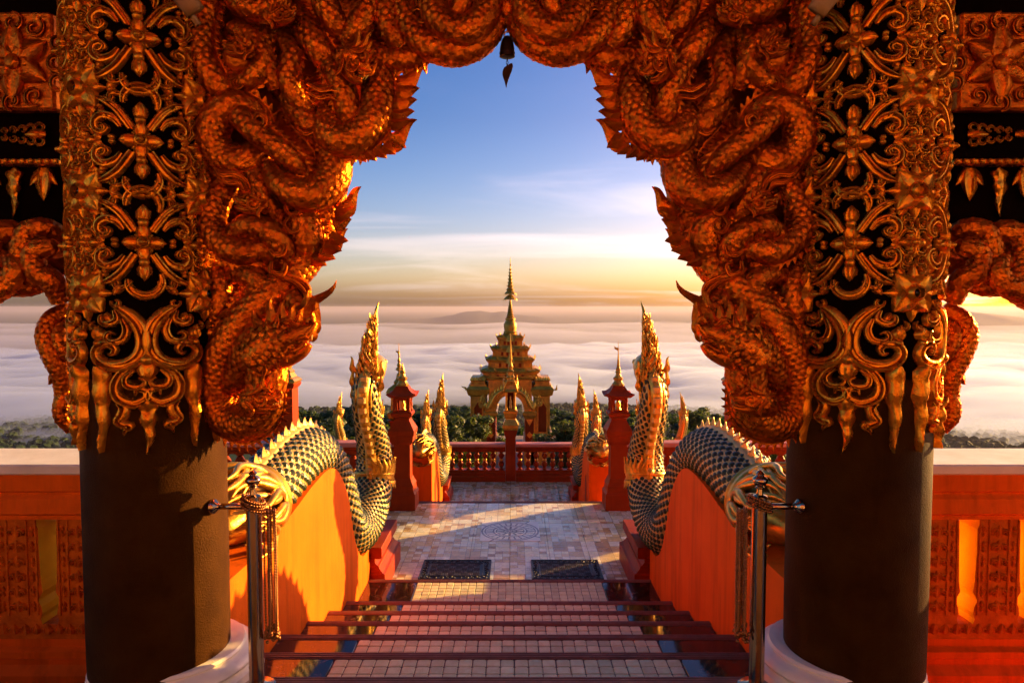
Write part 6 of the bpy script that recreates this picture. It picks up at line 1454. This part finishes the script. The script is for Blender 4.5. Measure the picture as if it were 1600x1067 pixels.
for x, ytop, Y, kd, sc, lb in TR:
    to, co, h = protos[kd]; top = at(x, ytop, Y); gz = float(ground_z(np.array([top.x]), np.array([Y]))[0])
    if Y > 13.5 and abs(top.x) < 9 and Y < 37: gz = ZP
    hh = top.z - gz; s_ = hh / (h * .99)
    t = thing('tree', lb, 'tree', (top.x, Y, gz), 'trees below the terrace'); t.scale = (max(s_, sc) * .95, max(s_, sc) * .95, s_); t.rotation_euler = (0, 0, R(37 * x % 360))
    piece(to, t); piece(co, t)
# ------------------------------------------------------------------ far forest on the slopes: one mass of canopy
def forest():
    g = np.random.default_rng(11); N0 = 9000
    d = 300 + 480 * g.random(N0); az = g.uniform(-.85, .85, N0); x = d * np.tan(az) * .95; y = d
    keep = np.abs(x) < 900; x, y = x[keep], y[keep]; n = len(x); z = ground_z(x, y); d = np.hypot(x, y)
    r = g.uniform(2.2, 4.4, n)
    # low dome with ragged skirt of leaf cards
    ph = (1 + 5 ** .5) / 2; ico = np.array([(-1, ph, 0), (1, ph, 0), (-1, -ph, 0), (1, -ph, 0), (0, -1, ph), (0, 1, ph), (0, -1, -ph), (0, 1, -ph), (ph, 0, -1), (ph, 0, 1), (-ph, 0, -1), (-ph, 0, 1)], float); ico /= np.linalg.norm(ico[0])
    fc = np.array([(0, 11, 5), (0, 5, 1), (0, 1, 7), (0, 7, 10), (0, 10, 11), (1, 5, 9), (5, 11, 4), (11, 10, 2), (10, 7, 6), (7, 1, 8), (3, 9, 4), (3, 4, 2), (3, 2, 6), (3, 6, 8), (3, 8, 9), (4, 9, 5), (2, 4, 11), (6, 2, 10), (8, 6, 7), (9, 8, 1)])
    # subdivide once
    vs = list(map(tuple, ico)); cache = {}; f2 = []
    def mid(a, b):
        kk = (min(a, b), max(a, b))
        if kk not in cache:
            q = (np.array(vs[a]) + np.array(vs[b])) / 2; vs.append(tuple(q / np.linalg.norm(q))); cache[kk] = len(vs) - 1
        return cache[kk]
    for a, b, c in fc: ab, bc_, ca = mid(a, b), mid(b, c), mid(c, a); f2 += [(a, ab, ca), (b, bc_, ab), (c, ca, bc_), (ab, bc_, ca)]
    I = np.array(vs); F2 = np.array(f2)
    V = I[None] * (1 + g.uniform(-.28, .28, (n, len(I))))[..., None] * r[:, None, None] * np.array([1, 1, .95])[None, None] + np.stack([x, y, z + r * .55], -1)[:, None]
    F = (F2[None] + np.arange(n)[:, None, None] * len(I)).reshape(-1, 3)
    o = MB().arr(V, F).build('forest', 'forest'); struct(o, 'far dark forest canopy on the slopes running down into the fog', 'stuff')
forest()
